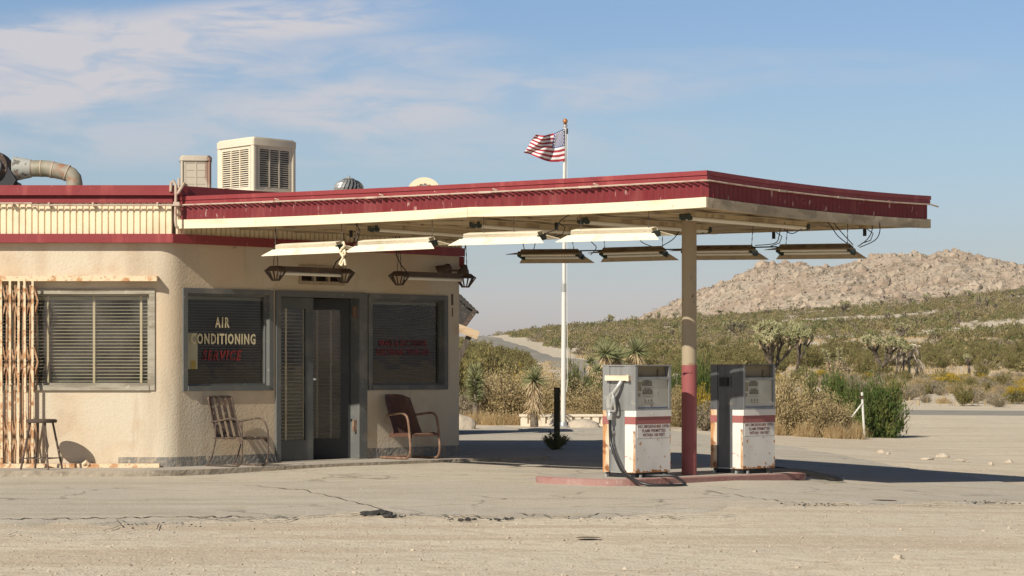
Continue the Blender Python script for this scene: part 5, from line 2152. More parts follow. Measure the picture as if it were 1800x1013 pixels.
# round stool
q = P(73, 825, 28.72)
st = thing('stool', 'rusty round topped stool by the folding gate', 'stool', (q.x, q.y, .078))
b = MB()
b.lathe([(.165, .545), (.178, .55), (.182, .565), (.178, .582), (.16, .588), (.05, .583)], 28)
b.build('seat', M['rust'], st, smooth=40)
for k in range(4):
    a = math.radians(28 + 90 * k)
    b = MB()
    b.tube([(.135 * math.cos(a), .135 * math.sin(a), .55), (.25 * math.cos(a), .25 * math.sin(a), -.002)], .013, 8)
    b.build('leg', M['rust'], st, smooth=40)
b = MB()
for k in range(4):
    a0_, a1_ = math.radians(28 + 90 * k), math.radians(118 + 90 * k)
    r_ = .222
    b.bar((r_ * math.cos(a0_), r_ * math.sin(a0_), .13), (r_ * math.cos(a1_), r_ * math.sin(a1_), .13), .022, .010)
b.build('stretcher', M['rust'], st)

# ------------------------------------------------------------------ flagpole and flag
FD = 50.5
fp = P(990, 745, FD)
fp.z = gz(fp.x, fp.y)
FP = thing('flagpole', 'tall white flagpole rising behind the canopy', 'flagpole', fp)
b = MB()
b.tube([(0, 0, 0), (.01, 0, 1.9), (.015, 0, 2.9)], [.052, .049, .046], 12)
zt_ = P(993, 222, FD).z - fp.z
b.tube([(.015, 0, 2.9), (.025, 0, 5.0), (.04, 0, zt_)], [.038, .036, .034], 12)
b.build('shaft', M['white_pole'], FP, smooth=40)
b = MB()
b.tube([(.012, 0, 2.82), (.012, 0, 2.98)], .055, 12)
b.build('collar', M['galv'], FP, smooth=40)
b = MB()
b.tube([(.04, 0, zt_ - .02), (.042, 0, zt_ + .03)], .05, 12)
b.build('collar', M['galv'], FP, smooth=40)
b = MB()
b.lathe([(.012, -.055), (.035, -.045), (.055, 0), (.035, .045), (.012, .055)], 14, (.042, 0, zt_ + .10))
b.build('ball', M['gold'], FP, smooth=60)
b = MB()
b.lathe([(.02, -.04), (.036, 0), (.02, .04)], 12, (.042, 0, zt_ + .03))
b.box(.06, .10, -.02, .02, zt_ - .16, zt_ - .05)
b.build('pulley', M['black'], FP, smooth=40)
b = MB()
b.tube([(.085, -.01, zt_ - .1), (.075, -.02, 3.0), (.09, -.02, 1.0), (.07, -.02, .75)], .006, 5)
b.build('halyard', M['white_pole'], FP)
b = MB()
b.lathe([(.16, 0), (.16, .04), (.08, .06), (.065, .12)], 16)
b.build('base_collar', M['galv'], FP, smooth=40)

FLG = thing('flag', 'wind blown flag with red and white stripes and white stars on blue', 'flag', P(992.5, 226, FD))
org = FLG.location.copy()


def fl_pt(s, t):
    """s from hoist 0 to fly 1, t from bottom 0 to top 1"""
    top = [(992.5, 226), (984, 230), (976, 234), (967, 236), (957, 238.5), (949, 238), (943, 236.5)]
    bot = [(992.5, 283), (981, 284.8), (969, 285), (956, 282), (944, 277), (932, 271), (920, 268.5)]

    def ev(c, s_):
        x = s_ * (len(c) - 1)
        i = min(int(x), len(c) - 2)
        f = x - i
        return Vector(c[i]).lerp(Vector(c[i + 1]), f)
    q_ = ev(bot, s).lerp(ev(top, s), t)
    # slanted wind ripples
    rip = math.sin(s * 9.0 + t * 2.4)
    q_.y += 1.6 * rip * s * (1 - abs(2 * t - 1)) * 1.3
    q_.x += 1.1 * math.sin(s * 13 + t * 5) * s
    d = .10 * math.sin(s * 7.2 - t * 1.3 + .4) * min(1, s * 2.5) + .07 * math.sin(s * 17 + t * 6) * s - .25 * s
    p = P(q_.x, q_.y, FD + d - .05)
    return p - org


NS_, NT = 60, 39
vs = [fl_pt(i / NS_, j / NT) for j in range(NT + 1) for i in range(NS_ + 1)]
b = MB()
fs, mi = [], []
for j in range(NT):
    for i in range(NS_):
        a = j * (NS_ + 1) + i
        fs.append((a, a + 1, a + NS_ + 2, a + NS_ + 1))
        st_ = j // 3
        mi.append(2 if (st_ >= 6 and i < NS_ * .36) else (0 if st_ % 2 == 0 else 1))
b.v, b.f, b.m = [tuple(v) for v in vs], fs, mi
cl = b.build('cloth', [M['flag_red'], M['flag_white'], M['flag_blue']], FLG, smooth=180, fix=False)
b = MB()
for r in range(9):
    for c in range(6 if r % 2 == 0 else 5):
        s0 = .36 * ((c * 2 + (1 if r % 2 == 0 else 2)) / 12)
        t0 = 6 / 13 + 7 / 13 * (r + 1) / 10
        c0 = fl_pt(s0, t0)
        R_ = .0205
        for off in (-.006, .006):
            pts = []
            for k in range(10):
                a = math.pi / 2 + math.pi * k / 5
                rad = R_ if k % 2 == 0 else R_ * .42
                pts.append((c0.x + rad * math.cos(a), c0.y + off, c0.z + rad * math.sin(a)))
            b.add(pts, [tuple(range(10))])
b.build('star', M['flag_white'], FLG, fix=False)

# ------------------------------------------------------------------ bollard post, fence post, stake, low wall
q = P(979, 790, 37.6)
q.z = gz(q.x, q.y)
BP = thing('bollard', 'dark olive timber post standing in the canopy shadow', 'post', q)
b = MB()
b.box(-.046, .046, -.046, .046, -.02, .94)
b.build('timber', M['olive_post'], BP)
b = MB()
b.box(-.05, .05, -.05, .05, .94, .955)
b.build('cap', M['olive_post'], BP)

q = P(1518, 745, 52.2)
q.z = gz(q.x, q.y)
FN = thing('fence_post', 'white metal fence post with a slanting brace beside the green bush', 'fence post', q)
b = MB()
b.tube([(0.02, 0, -.05), (-.035, 0, .97)], .026, 8)
b.build('upright', M['white_pole'], FN, smooth=40)
b = MB()
b.tube([(-.028, -.02, .74), (-.27, -.1, .44)], .017, 8)
b.build('brace', M['white_pole'], FN, smooth=40)
b = MB()
b.box(-.065, -.01, -.035, .035, .83, .90)
b.build('clamp', M['dark_metal'], FN)

q = P(868, 722, 56)
q.z = gz(q.x, q.y)
b = MB()
b.tube([(q.x, q.y, q.z - .05), (q.x + .01, q.y, q.z + .50)], .014, 6)
tag(b.build('stake', M['timber'], smooth=40), 'thin wooden stake standing among the dry brush left of the yucca', 'stake')

LWY = 52.0
xa, xb = P(915, 740, LWY).x, 3.3
LWL = thing('low_wall', 'low cream block wall with slots behind the flagpole', 'wall', ((xa + xb) / 2, LWY, 0))
z0_ = -.05
b = MB()
b.box(xa, xb, LWY, LWY + .18, z0_, .055)
n_ = int((xb - xa) / .19)
for k in range(n_):
    x = xa + .01 + k * .19
    b.box(x, x + .135, LWY + .002, LWY + .17, .055, .205)
b.box(xa, xb, LWY + .06, LWY + .15, .055, .205)
b.build('blocks', M['block'], LWL, True)
b = MB()
b.box(xa - .03, xb + .03, LWY - .02, LWY + .20, .205, .255)
b.build('coping', M['block'], LWL, True)


def boulder(px, py, d, w_, h_, seed, label, name='boulder'):
    bm = bmesh.new()
    bmesh.ops.create_icosphere(bm, subdivisions=3, radius=1)
    for v in bm.verts:
        k = 1 + .22 * noise.fractal(v.co * 1.3 + Vector((seed, 0, 0)), .8, 2, 4)
        v.co *= k
        v.co.x *= w_ / 2
        v.co.y *= w_ / 2.6
        v.co.z *= h_
    me = bpy.data.meshes.new(name)
    bm.to_mesh(me)
    bm.free()
    me.materials.append(M['rock'])
    me.polygons.foreach_set('use_smooth', [True] * len(me.polygons))
    o = link(name, me)
    q_ = P(px, py, d)
    o.location = (q_.x, q_.y, gz(q_.x, q_.y) + .02)
    return tag(o, label, 'boulder', 'boulders near the low wall')


boulder(1025, 747, 50.6, .72, .17, 3, 'rounded tan boulder in front of the low cream wall')
boulder(812, 742, 49.5, .55, .30, 9, 'pale boulder beside the corner of the station wall')

# broken asphalt lumps and stones lying on the lot
for i, (px, py, w_, h_, mt, lb, nm) in enumerate([
        (1549, 797, .15, .05, 'rock', 'grey stone lying left of the rubble on the right of the lot', 'stone'),
        (1561, 799, .08, .03, 'rock', 'small stone right beside the left grey stone', 'stone'),
        (1657, 804, .20, .06, 'rock', 'tallest stone of the rubble line on the right', 'stone'),
        (1630, 808, .22, .03, 'rock', 'flat stone at the left of the rubble line', 'stone'),
        (1690, 811, .25, .03, 'rock', 'flat stone at the right of the rubble line', 'stone'),
        (1742, 818, .10, .04, 'rock', 'lone stone right of the rubble line', 'stone'),
        (1774, 814, .14, .04, 'rock', 'pale stone near the right border of the lot', 'stone'),
        (1579, 983, .075, .028, 'rock', 'flat brown stone alone in the foreground dirt', 'stone')]):
    bm = bmesh.new()
    bmesh.ops.create_icosphere(bm, subdivisions=2, radius=1)
    for v in bm.verts:
        v.co *= 1 + .35 * noise.fractal(v.co * 1.6 + Vector((i * 3.7, 0, 0)), .8, 2, 4)
        v.co = Vector((v.co.x * w_ / 2, v.co.y * w_ / 2.2, v.co.z * h_))
    me = bpy.data.meshes.new(nm)
    bm.to_mesh(me)
    bm.free()
    me.materials.append(M[mt])
    o = link(nm, me)
    d = EYE * F / (py - HOR)
    for _ in range(4):
        x_ = (px - 900) / F * d
        d = (EYE - gz(x_, d)) * F / (py - HOR)
    x_ = (px - 900) / F * d
    o.location = (x_, d, gz(x_, d) + .012)
    tag(o, lb, nm.replace('_', ' '), 'lumps of asphalt on the lot' if mt == 'chunk' else 'stones on the lot')

# crumbled black asphalt round the pothole and along the ragged edge
def rubble(spots_, n_, seed, label):
    g = np.random.default_rng(seed)
    pos_, rad_ = [], []
    for i in range(n_):
        px, py, sx, sy, r_ = spots_[g.integers(0, len(spots_))]
        px, py = px + g.normal(0, sx), py + g.normal(0, sy)
        d_ = EYE * F / (py - HOR)
        x_ = (px - 900) / F * d_
        pos_.append((x_, d_, gz(x_, d_) + .016))
        rad_.append(r_ * g.uniform(.35, 1.2))
    v_, f_ = rocks(np.array(pos_), np.array(rad_), (.25, .55))
    tag(mesh_np('asphalt_rubble', v_, f_, M['chunk']), label, 'rubble', kind='stuff')


rubble([(655, 905, 6, 1.0, .045), (668, 904.5, 6, 1.0, .05), (688, 910.5, 5, .8, .03), (640, 907, 5, .7, .02), (705, 911, 8, 1.2, .012)], 80, 4, 'crumbled black asphalt round the pothole in the middle of the lot')
rubble([(822, 917, 5, .8, .022), (872, 917, 9, .8, .02), (895, 915, 6, .8, .012), (800, 915, 12, 1.5, .012)], 46, 6, 'dark asphalt crumbs along the ragged pavement edge, right of the pothole')
rubble([(1420, 889, 30, 2, .012), (1750, 874, 30, 2.5, .014), (1080, 914, 60, 2, .011), (300, 926, 60, 3, .011)], 120, 8, 'small dark asphalt crumbs scattered along the far ends of the pavement edge')

# oil patches on the dirt
b = MB()
for px, py, rw in ((1033, 949, 22), (1557, 881, 22)):
    d = EYE * F / (py - HOR)
    x_ = (px - 900) / F * d
    d = (EYE - gz(x_, d)) * F / (py - HOR)
    x_ = (px - 900) / F * d
    pts = [(x_ + rw / F * d * math.cos(a) * (1 + .15 * math.sin(3 * a + px)), d + .09 * math.sin(a)) for a in [2 * math.pi * k / 24 for k in range(24)]]
    b.add([(x, y, gz(x, y) + .018) for x, y in pts], [tuple(range(24))])
M['oil'] = mat('oil_stain', (.16, .125, .085), .8, layers=[(9, .45, .65, (.24, .19, .13))])
struct(b.build('oil_stain_ground', M['oil'], fix=False))

# ------------------------------------------------------------------ shed behind the station
SD = 45.0
SH = thing('back_shed', 'dark shed with ragged shingle eaves jutting out behind the station corner', 'shed', (P(700, 740, SD).x, SD, 0))
b = MB()
xw = P(812, 600, SD).x
b.box(-9, xw - .12, SD, SD + 1.1, 0, 2.0)
b.build('wall', M['shed_wall'], SH, True)
b = MB()
prof = [P(700, 452, SD), P(814, 523, SD), P(823, 533, SD), P(836, 545, SD), P(834, 550, SD), P(808, 584, SD), P(800, 560, SD), P(700, 500, SD)]
b.prism_y([(p_.x, p_.z) for p_ in prof], SD - .2, SD + 1.3)
b.build('roof', M['shingle'], SH, True)
b = MB()
for k in range(6):
    a_ = P(806 + 5.6 * k, 517 + 5.4 * k, SD)
    b.prism_y([(a_.x - .16, a_.z + .10), (a_.x + .065, a_.z - .03), (a_.x + .05, a_.z - .06), (a_.x - .17, a_.z + .06)], SD - .26 - .003 * k, SD + 1.36)
b.build('roof_shingles', M['shingle'], SH, True)
b = MB()
for k in range(8):
    a_ = P(838 - k * 3.7, 546 + k * 5.0, SD - .3)
    b.prism_y([(a_.x - .06, a_.z + .02), (a_.x + .01, a_.z), (a_.x - .02, a_.z - .05), (a_.x - .10, a_.z - .03)], SD - .30 - .003 * k, SD + .2)
b.build('eave_board', M['rust'], SH, True)
b = MB()
a_, c_ = P(790, 571, SD - .5), P(841, 590, SD - .5)
b.bar((a_.x, a_.y, a_.z), (c_.x, c_.y, c_.z), .10, .15)
b.build('beam', M['timber'], SH, True)
b = MB()
a_, c_ = P(802, 640, SD - .4), P(826, 588, SD - .4)
b.bar((a_.x, a_.y, a_.z), (c_.x, c_.y, c_.z), .08, .10)
b.build('strut', M['shed_wall'], SH, True)
# ------------------------------------------------------------------ plants
rs = np.random.default_rng(11)


def blades(c, d, L_, W_, taper=.25):
    """leaf quads: from c along d, length L_, width W_"""
    c, d = np.asarray(c, float), np.asarray(d, float)
    n = len(c)
    d = d / (np.linalg.norm(d, axis=1, keepdims=True) + 1e-9)
    r = rs.normal(size=(n, 3))
    s = np.cross(d, r)
    s /= np.linalg.norm(s, axis=1, keepdims=True) + 1e-9
    L_ = np.broadcast_to(L_, (n,))[:, None]
    W_ = np.broadcast_to(W_, (n,))[:, None]
    v = np.stack([c - s * W_ / 2, c + s * W_ / 2, c + d * L_ + s * W_ * taper / 2, c + d * L_ - s * W_ * taper / 2], 1)
    return v.reshape(-1, 3), np.arange(4 * n).reshape(n, 4)


def merge(parts):
    V_, Q_, M_, o = [], [], [], 0
    for i, (v, q) in enumerate(parts):
        V_.append(v)
        Q_.append(q + o)
        M_.append(np.full(len(q), i))
        o += len(v)
    return np.concatenate(V_), np.concatenate(Q_), np.concatenate(M_)


def stems(n, spread, h0, h1, curve=.25, seed=0):
    """n curved stems from the root: list of (points)"""
    g = np.random.default_rng(seed)
    out = []
    for i in range(n):
        az = g.uniform(0, 6.283)
        po = spread * math.sqrt(g.uniform(0.01, 1))
        h = g.uniform(h0, h1) * (1 - .35 * (po / max(spread, .01)) ** 2)
        d = np.array([math.cos(az) * math.sin(po), math.sin(az) * math.sin(po), math.cos(po)])
        bend = g.normal(size=3) * curve
        bend[2] = abs(bend[2]) * .6
        ts = np.linspace(0, 1, 6)[:, None]
        out.append(d * h * ts + bend * h * ts ** 2 * .5)
    return out


def shrub_mesh(kind, seed, nleaf):
    """unit-height shrub, about one metre across: (foliage arrays, stem arrays)"""
    g = np.random.default_rng(seed)
    P_ = {   # stems, spread, leaf length, width, jitter, start of leaves, up bias
        'creosote': (46, 1.02, .085, .030, .055, .30, .6),
        'creosote_green': (40, .80, .085, .030, .050, .30, .9),
        'green': (120, 1.40, .070, .026, .080, .05, .8),
        'salt': (130, 1.25, .036, .024, .085, .12, .3),
        'sage': (80, 1.20, .060, .030, .065, .30, .6),
        'rabbit': (80, 1.02, .075, .022, .055, .35, 1.0),
        'straw': (0, 0, 0, 0, 0, 0, 0)}[kind]
    if kind == 'straw':
        c = np.stack([g.normal(0, .26, nleaf), g.normal(0, .26, nleaf), np.zeros(nleaf)], 1)
        d = np.stack([g.normal(0, .30, nleaf), g.normal(0, .30, nleaf), np.ones(nleaf)], 1) + c * .5
        L_ = g.uniform(.35, 1.0, nleaf) * (1 - .5 * np.clip(np.hypot(c[:, 0], c[:, 1]), 0, 1))
        return blades(c, d, L_, .016, .3), None
    ns, sp, LL, LW, jit, st0, up = P_
    S = stems(ns, sp, .72, 1.05, .3, seed)
    per = nleaf // ns
    C, D_ = [], []
    for s in S:
        # leaves gather in tufts along the outer part of each stem
        nt = 4
        tt = st0 + (1 - st0) * g.uniform(0, 1, nt) ** .7
        tt[0] = 1.0
        for t in tt:
            x = t * 5
            i = min(int(x), 4)
            p = s[i] + (s[i + 1] - s[i]) * (x - i)
            dr = s[min(i + 1, 5)] - s[i]
            dr = dr / (np.linalg.norm(dr) + 1e-9)
            m = max(2, per // nt)
            cc = p + g.normal(0, jit, (m, 3)) * np.array([1, 1, .9]) - dr * np.abs(g.normal(0, .06, (m, 1)))
            dd = dr * .7 + np.array([0, 0, up * .6]) + g.normal(0, .55, (m, 3))
            C.append(cc)
            D_.append(dd)
    C, D_ = np.concatenate(C), np.concatenate(D_)
    C[:, 2] = np.maximum(C[:, 2], .015)
    fol = blades(C, D_, LL * g.uniform(.6, 1.3, len(C)), LW * g.uniform(.7, 1.3, len(C)), .35)
    SV, SQ, o = [], [], 0
    for s in S[:: 2 if kind in ('salt', 'green', 'sage') else 1]:
        w_ = .012
        for a, b_ in zip(s, s[1:]):
            d = b_ - a
            x = np.cross(d, [0.3, .2, 1.0])
            x = x / (np.linalg.norm(x) + 1e-9) * w_
            y = np.cross(d, x)
            y = y / (np.linalg.norm(y) + 1e-9) * w_
            SV += [a - x, a + x, b_ + x, b_ - x, a - y, a + y, b_ + y, b_ - y]
            SQ += [[o, o + 1, o + 2, o + 3], [o + 4, o + 5, o + 6, o + 7]]
            o += 8
    return fol, (np.array(SV), np.array(SQ))


def np_mesh(name, V_, Q_, mats, mi=None):
    o = mesh_np(name, V_, Q_, mats, mi)
    me = o.data
    bpy.data.objects.remove(o)
    return me


PROTO = {}
for kind, nl in (('creosote', 3400), ('creosote_green', 2600), ('green', 13000), ('salt', 15000), ('sage', 3600), ('rabbit', 4200), ('straw', 700)):
    PROTO[kind] = []
    for v_ in range(3):
        fol, stm = shrub_mesh(kind, 100 + v_ * 7 + len(kind) * 31, nl)
        if kind == 'rabbit':
            fv, fq = fol
            z = fv.reshape(-1, 4, 3).mean(1)
            rad = np.linalg.norm(z * [1, 1, 1], axis=1)
            mi = ((rad > .72) & (np.random.default_rng(v_).uniform(size=len(z)) < .85)).astype(int)
            fm = np_mesh('foliage', fv, fq, [M['rabbit'], M['bloom']], mi)
        else:
            fm = np_mesh('foliage', fol[0], fol[1], M[kind])
        sm = np_mesh('stems', stm[0], stm[1], M['twig']) if stm is not None else None
        PROTO[kind].append((fm, sm))

NAMES = {'creosote': ('creosote_bush', 'bush'), 'creosote_green': ('creosote_bush', 'bush'), 'green': ('green_bush', 'bush'), 'salt': ('saltbush', 'bush'),
         'sage': ('sagebrush', 'bush'), 'rabbit': ('rabbitbrush', 'bush'), 'straw': ('dry_grass_tuft', 'grass tuft')}


def shrub(kind, x, y, h, w_, label, group, parts=True, seed=None):
    k = rs.integers(0, 3) if seed is None else seed % 3
    fm, sm = PROTO[kind][k]
    nm, cat = NAMES[kind]
    z = gz(x, y) - .02
    sc = (w_ / 1.45, w_ / 1.45, h / 1.0)
    if not parts or sm is None:
        o = link(nm, fm)
        o.location = (x, y, z)
        o.rotation_euler = (0, 0, rs.uniform(0, 6.28))
        o.scale = sc
        return tag(o, label, cat, group)
    o = thing(nm, label, cat, (x, y, z), rs.uniform(0, 6.28), group)
    o.scale = sc
    link('foliage', fm, o)
    link('stems', sm, o)
    return o


def shrub_px(kind, px, d, top, wpx, label, group, seed=None):
    x = (px - 900) / F * d
    z = gz(x, d)
    h = EYE + (HOR - top) / F * d - z
    return shrub(kind, x, d, h, wpx / F * d, label, group, True, seed)


GN = 'desert shrubs along the back of the lot'
for a in [
    ('salt', 893, 55, 660, 112, 'broad beige saltbush behind the thin wooden stake'),
    ('salt', 975, 54.5, 664, 92, 'beige saltbush between the yucca and the flagpole'),
    ('salt', 1035, 54.3, 676, 78, 'beige saltbush behind the low wall, left of the silver pump'),
    ('sage', 846, 57.5, 676, 80, 'greyish brush beside the leafy young yucca'),
    ('sage', 815, 55, 690, 60, 'greyish brush right against the station corner'),
    ('salt', 935, 58, 655, 80, 'beige saltbush just behind the yucca with a dead leaf skirt'),
    ('salt', 860, 62, 655, 70, 'pale brush behind the leafy young yucca'),
    ('straw', 840, 53.5, 712, 64, 'rusty dry grass at the foot of the leafy young yucca'),
    ('straw', 873, 53, 716, 60, 'rusty dry grass around the thin stake'),
    ('straw', 905, 53, 718, 60, 'rusty dry grass just left of the low wall'),
    ('straw', 1000, 53, 708, 60, 'dry grass behind the flagpole foot'),
    ('straw', 820, 54, 722, 40, 'dry grass by the pale boulder'),
    ('creosote', 848, 78, 618, 92, 'large olive creosote bush below the road crest'),
    ('creosote', 815, 74, 622, 70, 'olive creosote bush half hidden by the station corner'),
    ('creosote', 885, 84, 650, 40, 'small olive creosote bush below the road crest'),
    ('rabbit', 915, 68, 650, 55, 'yellowish brush on the slope left of the flagpole'),
    ('creosote_green', 1004, 55.8, 636, 58, 'upright green creosote sprigs right of the flagpole'),
    ('green', 1046, 56, 664, 46, 'green bush just left of the silver pump'),
    ('creosote_green', 1022, 57, 655, 40, 'green sprigs between the flagpole and the silver pump'),
    ('green', 1188, 58, 648, 40, 'green bush between the silver pump and the red post'),
    ('salt', 1190, 53.5, 684, 50, 'beige saltbush between the silver pump and the red post'),
    ('creosote_green', 1238, 59, 622, 62, 'tall green bush right behind the red post'),
    ('green', 1232, 57, 640, 46, 'dense green bush just right of the red post'),
    ('rabbit', 1240, 52.8, 680, 52, 'bright yellow flowering brush right of the red post'),
    ('rabbit', 1205, 54.0, 686, 40, 'yellow flowering brush peeking out behind the red post'),
    ('sage', 1240, 51.2, 704, 56, 'grey brush at the foot of the yellow flowering brush'),
    ('salt', 1386, 51, 664, 96, 'biggest beige saltbush right of the charcoal pump'),
    ('salt', 1362, 51.8, 672, 60, 'beige saltbush touching the charcoal pump from behind'),
    ('salt', 1440, 50.8, 688, 92, 'sprawling beige saltbush left of the white fence post'),
    ('salt', 1478, 51.2, 708, 56, 'low beige saltbush under the fence brace'),
    ('straw', 1415, 50.2, 732, 50, 'dry grass under the biggest saltbush'),
    ('straw', 1468, 50.2, 734, 50, 'dry grass under the sprawling saltbush'),
    ('straw', 1505, 50.6, 732, 40, 'dry grass at the foot of the white fence post'),
    ('straw', 1365, 50.4, 734, 36, 'dry grass behind the hose loop'),
    ('creosote_green', 1422, 54, 646, 52, 'upright green sprigs above the beige saltbush'),
    ('green', 1456, 54.4, 664, 82, 'wide green bush behind the fence brace'),
    ('green', 1500, 54, 668, 52, 'green bush just behind the white fence post'),
    ('green', 1544, 53, 666, 88, 'round dense green bush right of the white fence post'),
    ('creosote_green', 1470, 57, 640, 46, 'olive sprigs rising behind the wide green bush'),
    ('creosote_green', 1388, 60, 662, 22, 'small green sprig above the biggest saltbush'),
    ('sage', 1330, 62, 690, 60, 'grey brush behind the charcoal pump'),
]:
    shrub_px(*a, GN, seed=len(a[5]))
shrub_px('creosote_green', 975, 37.3, 757, 66, 'dark scraggly bush round the foot of the olive post', None, 1)


def ground_hit(px, py, lo=58.0):
    """distance at which the ground shows under photo point (px, py)"""
    d = lo
    while d < 880:
        x = (px - 900) / F * d
        if HOR - (gz(x, d) - EYE) * F / d <= py:
            return d
        d *= 1.004
    return d


# low brush on the flats beyond the road
placed = []
kinds = (['sage'] * 12 + ['straw'] * 1 + ['rabbit'] * 3 + ['creosote'] * 2 + ['salt'] * 3)
LBL = {'sage': ('low grey sagebrush on the flat beyond the road', 'grey sagebrush on the flat beyond the road'),
       'straw': ('tuft of dry straw coloured grass on the flat beyond the road', 'dry grass tufts on the flat beyond the road'),
       'rabbit': ('yellow flowering brush on the flat beyond the road', 'yellow brush on the flat beyond the road'),
       'creosote': ('olive creosote bush on the flat beyond the road', 'creosote bushes on the flat beyond the road'),
       'salt': ('beige saltbush on the flat beyond the road', 'saltbushes on the flat beyond the road')}
for i in range(900):
    d = 78 + 100 * rs.random() ** 1.3
    x = rs.uniform(-.035, .255) * d
    if road_gap(x, d) < (6.5 if d < 110 else 5.5) or len(placed) >= 330:
        continue
    if x < 7 and rs.random() < .5:
        continue
    k = kinds[rs.integers(0, len(kinds))]
    h = {'sage': .5, 'straw': .45, 'rabbit': .55, 'creosote': .7, 'salt': .5}[k] * rs.uniform(.65, 1.3)
    w_ = h * rs.uniform(1.3, 2.2) * (.75 if k == 'creosote' else 1)
    if any((x - a) ** 2 + ((d - b_) * .5) ** 2 < (.45 * (w_ + c)) ** 2 for a, b_, c in placed):
        continue
    placed.append((x, d, w_))
    shrub(k, x, d, h, w_, LBL[k][0], LBL[k][1], parts=False)

# creosote over the hill: the nearest as bushes of their own, the far mass as one ground cover
spots = []
for i in range(60000):
    u = rs.random()
    d = math.sqrt(155 ** 2 + (740 ** 2 - 155 ** 2) * u)
    x = rs.uniform(-.05, .262) * d
    px = 900 + F * x / d
    rg = min(p.x - x if abs(p.y - d) < 14 else 99 for p in RD if abs(p.y - d) < 26) if d < 720 else 99
    if d < 720:
        near = [p.x for p in RD if abs(p.y - d) < 28]
        if near:
            rx = sum(near) / len(near)
            if -6.5 < x - rx < (4.5 + 5 * smooth(250, 480, d) + 2.5 * noise.noise((d * .02, 4, 1))):
                continue
    dens = .33 + 1.05 * noise.noise((x * .03, d * .018, 9.0)) + .5 * noise.noise((x * .09, d * .05, 2.0))
    dens *= smooth(150, 215, d)
    if d < 235 and any(abs(px - q) < 34 and d > 140 for q in (1358, 1399, 1548, 1600, 1466, 1700)):
        dens *= .22
    if rs.random() > dens:
        continue
    spots.append((x, d, rs.uniform(.7, 1.55) * (.8 if d < 200 else 1) * (1.45 if rs.random() < .07 else 1), rs.uniform(1.1, 1.9)))
    if len(spots) >= 9000:
        break
spots.sort(key=lambda s: -s[2] / s[1])
for x, d, h, wr in spots[:290]:
    shrub('creosote', x, d, h, h * wr, 'olive creosote bush on the lower slope of the hill', 'creosote bushes on the lower slope of the hill', parts=False)
# the rest: one mesh of leaf clumps
far = spots[290:]
tmpl = []
for v_ in range(5):
    g = np.random.default_rng(40 + v_)
    n_ = 110
    th_ = g.uniform(0, 6.283, n_)
    ph = np.arccos(g.uniform(0.0, 1, n_))
    r_ = g.uniform(.55, 1.0, n_)
    c = np.stack([np.cos(th_) * np.sin(ph) * r_ * .5, np.sin(th_) * np.sin(ph) * r_ * .5, np.cos(ph) * r_ * .95], 1)
    c += g.normal(0, .05, c.shape)
    c[:, 2] = np.maximum(c[:, 2] - .1, .02)
    d_ = c + g.normal(0, .3, c.shape) + np.array([0, 0, .35])
    tmpl.append(blades(c, d_, g.uniform(.12, .26, n_), g.uniform(.07, .13, n_), .5))
VV, QQ, MM, o_ = [], [], [], 0
for i, (x, d, h, wr) in enumerate(far):
    v, q = tmpl[i % 5]
    a = rs.uniform(0, 6.28)
    c, s = math.cos(a), math.sin(a)
    if d > 380:
        v, q = v[:260], q[:65]
    w_ = h * wr
    vv = np.stack([(v[:, 0] * c - v[:, 1] * s) * w_ + x, (v[:, 0] * s + v[:, 1] * c) * w_ + d, v[:, 2] * h + gz(x, d) - .03], 1)
    VV.append(vv)
    QQ.append(q + o_)
    MM.append(np.full(len(q), (0, 0, 0, 2, 2, 1, 3)[rs.integers(0, 7)] if noise.noise((x * .02, d * .01, 5.0)) < .12 else (0, 1, 1, 3, 3, 0, 2)[rs.integers(0, 7)]))
    o_ += len(vv)
M['far_creosote'] = leaf_mat('hill_creosote_leaf', (.21, .185, .072), (.28, .235, .10), .12)
M['far_dry'] = leaf_mat('hill_dry_leaf', (.36, .285, .15), (.28, .23, .11), .12)
M['far_green'] = leaf_mat('hill_green_leaf', (.14, .15, .05), (.20, .195, .07), .12)
M['far_grey'] = leaf_mat('hill_grey_leaf', (.30, .25, .155), (.24, .20, .125), .12)
tag(mesh_np('hillside_scrub', np.concatenate(VV), np.concatenate(QQ), [M['far_creosote'], M['far_dry'], M['far_green'], M['far_grey']], np.concatenate(MM)),
    'olive creosote scrub covering the far desert hillside', 'scrub', kind='stuff')
# dry grass and litter between the hill bushes
k = 15000
dd = np.sqrt(80 ** 2 + (420 ** 2 - 80 ** 2) * rs.random(k))
xx = rs.uniform(-.05, .26, k) * dd
keep = np.array([(road_gap(a, b_) > 5.5) if b_ < 260 else (abs(a - 2) > 8 or b_ < 300) for a, b_ in zip(xx, dd)])
xx, dd = xx[keep], dd[keep]
zz = np.array([gz(a, b_) for a, b_ in zip(xx, dd)])
c = np.stack([xx, dd, zz], 1)
c = np.repeat(c, 5, 0) + rs.normal(0, 1, (len(c) * 5, 3)) * [.22, .3, 0]
dr = rs.normal(0, .45, c.shape) + [0, 0, 1]
tag(mesh_np('dry_grass', *blades(c, dr, rs.uniform(.12, .34, len(c)), np.repeat(dd, 5) * rs.uniform(.00018, .00040, len(c)), .4), M['straw']), 'short dry grass and litter between the shrubs of the flat', 'grass', kind='stuff')


